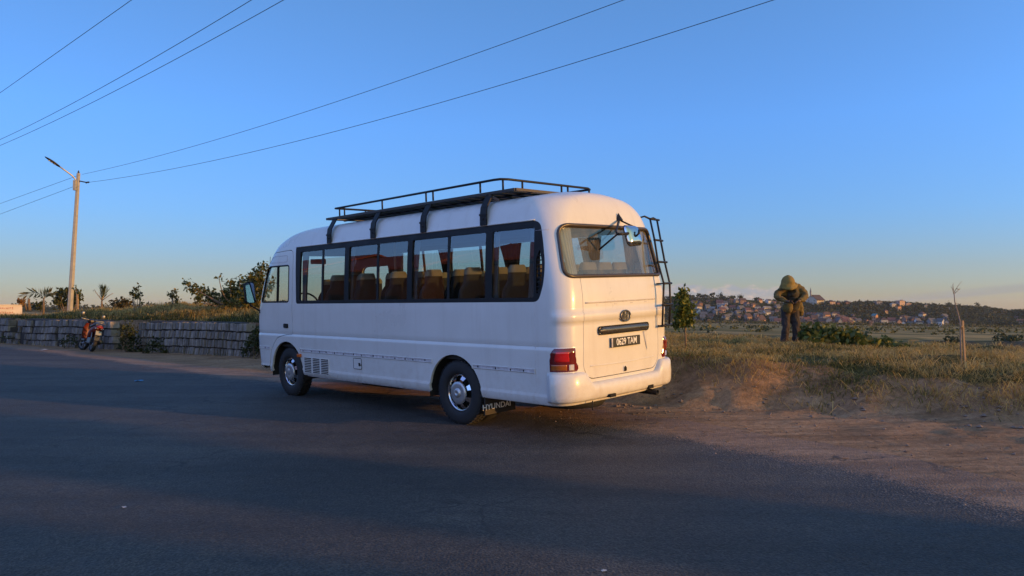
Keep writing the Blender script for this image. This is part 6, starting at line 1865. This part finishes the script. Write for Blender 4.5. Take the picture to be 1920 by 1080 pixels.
# hillside wood: one mass
Cs, Pz = [], []
def dens_h(u, v):
    k = noise.noise(Vector((u * .020, v * .10, 2.2))) + .5 * noise.noise(Vector((u * .06, v * .25, 7.7)))
    if u < 1240: return .3
    if 1375 < u < 1450 and v < 577: return .06
    if 1600 < u < 1900: k += .45
    if 1290 < u < 1380 and v > 585: k += .2
    return min(1, max(.05, .55 + k))
nt_ = 0; Cl = []
for _ in range(9000):
    u = rng.uniform(1200, 1960); k = rng.uniform(0, 1.02) ** .9
    p = hill(u, k); v = 576.8 - (p.z - CAM_Z) / p.y * F_PX
    if rng.random() > dens_h(u, v): continue
    if any(abs(u - a) < 6 and -1.0 < (v - c_) < 3.5 for a, c_ in used_h[:33]): continue
    if any(abs(u - a) < 3.0 and -.3 < (v - c_) < 1.6 for a, c_ in used_h[33:]): continue
    r = rng.uniform(1.4, 3.0) * (1.25 if u > 1700 else 1); n = 16
    Cl.append(ball((p.x, p.y, p.z + r * .55), (r * 1.15, r * 1.15, r * .85), n, .5)); Pz += [(nr.rand() * .6 + .7)] * n
    nt_ += 1
C = np.concatenate(Cl); tone = np.array(Pz)[:, None]
V, F, c = leaf_quads(C, 1.5 * (.6 + .8 * nr.rand(len(C))), lerp_cols(len(C), DARK + [(.06, .062, .022), (.075, .066, .026)]) * tone, aspect=.85)
o = np_mesh('hillside_wood', V, F, M['leaf'], c); tag(o, kind='stuff')
Cl = []
for _ in range(420):
    u = rng.uniform(-300, 1240); k = rng.uniform(.7, 1.0); p = hill(u, k); r = rng.uniform(2, 4.4); Cl.append(ball((p.x, p.y, p.z + r * .5), (r * 1.3, r, r * .8), 12, .5))
C = np.concatenate(Cl); V, F, c = leaf_quads(C, 2.4 * (.6 + .8 * nr.rand(len(C))), lerp_cols(len(C), DARK), aspect=.85)
o = np_mesh('ridge_wood', V, F, M['leaf'], c); tag(o, kind='stuff')
def ridge_tree(u, hpx, wpx, kind, label):
    p = hill(u, .985); h = hpx * p.y / F_PX; w = wpx * p.y / F_PX / 2
    t = empty('ridge_tree', tuple(p)); tag(t, label, 'tree', 'trees along the far ridge')
    MB().tube([(0, 0, -.5), (0, 0, h * .5), (w * .1, 0, h * .8)], [.35, .25, .12], 6).build('trunk', M['bark'], t)
    if kind == 'round': bl = [((0, 0, h * .62), (w, w, h * .36), 60), ((-w * .4, 0, h * .5), (w * .6, w * .6, h * .3), 30), ((w * .5, 0, h * .55), (w * .55, w * .5, h * .28), 30)]
    elif kind == 'tall': bl = [((0, 0, h * .55), (w, w, h * .42), 60), ((0, 0, h * .8), (w * .55, w * .5, h * .22), 25)]
    else: bl = [((0, 0, h * .85), (w, w, h * .16), 40)]
    foliage('crown', bl, 1.5, DARK, t, .3, .8)
for a in ((1296, 7, 12, 'round', 'round tree on the ridge, leftmost, above the leafy sapling'), (1311, 8, 9, 'round', 'second round tree from the left on the ridge'), (1322, 6, 12, 'round', 'flat wide tree on the ridge left of the slim pair'),
          (1334, 8, 4, 'palm', 'slim palm-like tree, left of the pair on the left ridge'), (1338, 9, 4, 'palm', 'slim palm-like tree, right of the pair on the left ridge'), (1352, 9, 8, 'tall', 'pointed tree on the left ridge'),
          (1374, 6, 10, 'round', 'low round tree on the left ridge above the orange house'), (1388, 9, 11, 'round', 'tall rounded tree on the left ridge, right of the orange house'), (1419, 6, 9, 'round', 'small round tree where the left ridge starts to fall'),
          (1611, 6, 7, 'round', 'small tree on the ridge right of the pyramid roofs'), (1626, 5, 9, 'round', 'dark bush-like tree in the middle of the ridge'), (1750, 7, 10, 'round', 'round tree left of the broad ridge tree'),
          (1778, 12, 11, 'round', 'broad ridge tree standing above the white hut'), (1794, 9, 16, 'round', 'wide dark tree behind the dead sapling top'), (1811, 8, 14, 'round', 'wide dark tree right of the dead sapling'), (1833, 13, 8, 'tall', 'tallest slim tree on the right part of the ridge'), (1848, 7, 7, 'tall', 'small pointed tree right of the tallest one'), (1826, 6, 9, 'round', 'low tree at the foot of the tallest ridge tree')):
    ridge_tree(*a)

# ------------------------------------------------------------------ houses across and along the road (they throw the evening shade and stand in the window glass)
M['ochre'] = simple('ochre_plaster', (.10, .075, .045), .9, var=.15, scale=1.5)  # ochre and brick kept dark, standing in for shade on the walls
M['brickw'] = simple('brown_brick_wall', (.07, .036, .025), .9, var=.25, scale=4)
M['tiles'] = simple('red_clay_tiles', (.26, .065, .04), .85, var=.3, scale=5)
def roadside(label, s0, s1, t0, t1, h, rh, wall, name='roadside_house'):
    sm, tm = (s0 + s1) / 2, (t0 + t1) / 2; x, y = W2(sm, tm); z = float(height(sm, tm))
    t = empty(name, (x, y, z)); tag(t, label, 'house', 'houses along the road'); t.rotation_euler = (0, 0, math.atan2(FS[1], FS[0]))
    w, d = abs(s1 - s0), abs(t1 - t0)
    mb = MB(); mb.box((0, 0, h / 2 - .5), (w, d, h + 1))
    for sx in (-1, 1): mb.add([(sx * w / 2, -d / 2, h), (sx * w / 2, d / 2, h), (sx * w / 2, 0, h + rh)], [(0, 1, 2)])
    mb.build('wall', wall, t)
    mb = MB()
    for s in (-1, 1): mb.box((0, s * (d / 2 + .03), h - .16), (w + .1, .10, .26))
    mb.build('lit_wall_top', M['whitewash'], t)  # pale band painting a sunlit top onto the wall
    mb = MB(); e = .5
    for s in (-1, 1):
        ze = h - e * rh / (d / 2)
        mb.add([(-w / 2 - e, s * (d / 2 + e), ze + .03), (w / 2 + e, s * (d / 2 + e), ze + .03), (w / 2 + e, 0, h + rh + .03), (-w / 2 - e, 0, h + rh + .03), (-w / 2 - e, s * (d / 2 + e), ze + .15), (w / 2 + e, s * (d / 2 + e), ze + .15), (w / 2 + e, 0, h + rh + .15), (-w / 2 - e, 0, h + rh + .15)], [(0, 1, 2, 3), (4, 7, 6, 5), (0, 4, 5, 1), (1, 5, 6, 2), (0, 3, 7, 4)])
    mb.build('roof', M['tiles'], t)
    n = max(2, int(w / 2.4))
    for s in (-1, 1):
        for i in range(n):
            xx = -w / 2 + w * (i + .5) / n; dr = (i == n // 2)
            MB().box((xx, s * (d / 2 + .02), 1.05 if dr else 1.45), (1.0, .08, 2.1 if dr else 1.1)).build('door' if dr else 'window', M['under'], t)
    return t
roadside('ochre house with a long red tile roof across the road, nearest', 3, 11.5, -15.5, -10.2, 3.5, 1.2, M['ochre'])
roadside('low brick house with a red roof across the road, second', 13, 20, -15, -9.8, 3.3, 1.1, M['brickw'])
roadside('ochre house with a steep red roof across the road, third', 22, 31, -17, -10.5, 3.7, 1.3, M['ochre'])
roadside('brick house with a red roof across the road, farthest', 34, 46, -20, -13, 4.0, 1.4, M['brickw'])
roadside('brick house beside the road behind the viewer, nearer the road', -36, -29, .6, 5.6, 3.6, 2.4, M['brickw'])
roadside('narrow ochre block added beside the road behind the viewer to cast shade', -31.6, -30, 7.9, 9.05, 4.0, .6, M['ochre'])  # unseen block added and sized to edge the sunlit strips on the road
# ------------------------------------------------------------------ evening air
hb = MB().box((0, 1200, 10), (5200, 5200, 66)).build('haze', [])
m = bpy.data.materials.new('thin_haze'); m.use_nodes = True; n_ = m.node_tree; n_.nodes.remove(n_.nodes['Principled BSDF'])
v_ = n_.nodes.new('ShaderNodeVolumePrincipled'); v_.inputs['Color'].default_value = (.86, .87, .90, 1); v_.inputs['Density'].default_value = .00006
n_.links.new(v_.outputs[0], n_.nodes['Material Output'].inputs['Volume']); hb.data.materials.append(m); tag(hb, kind='stuff')
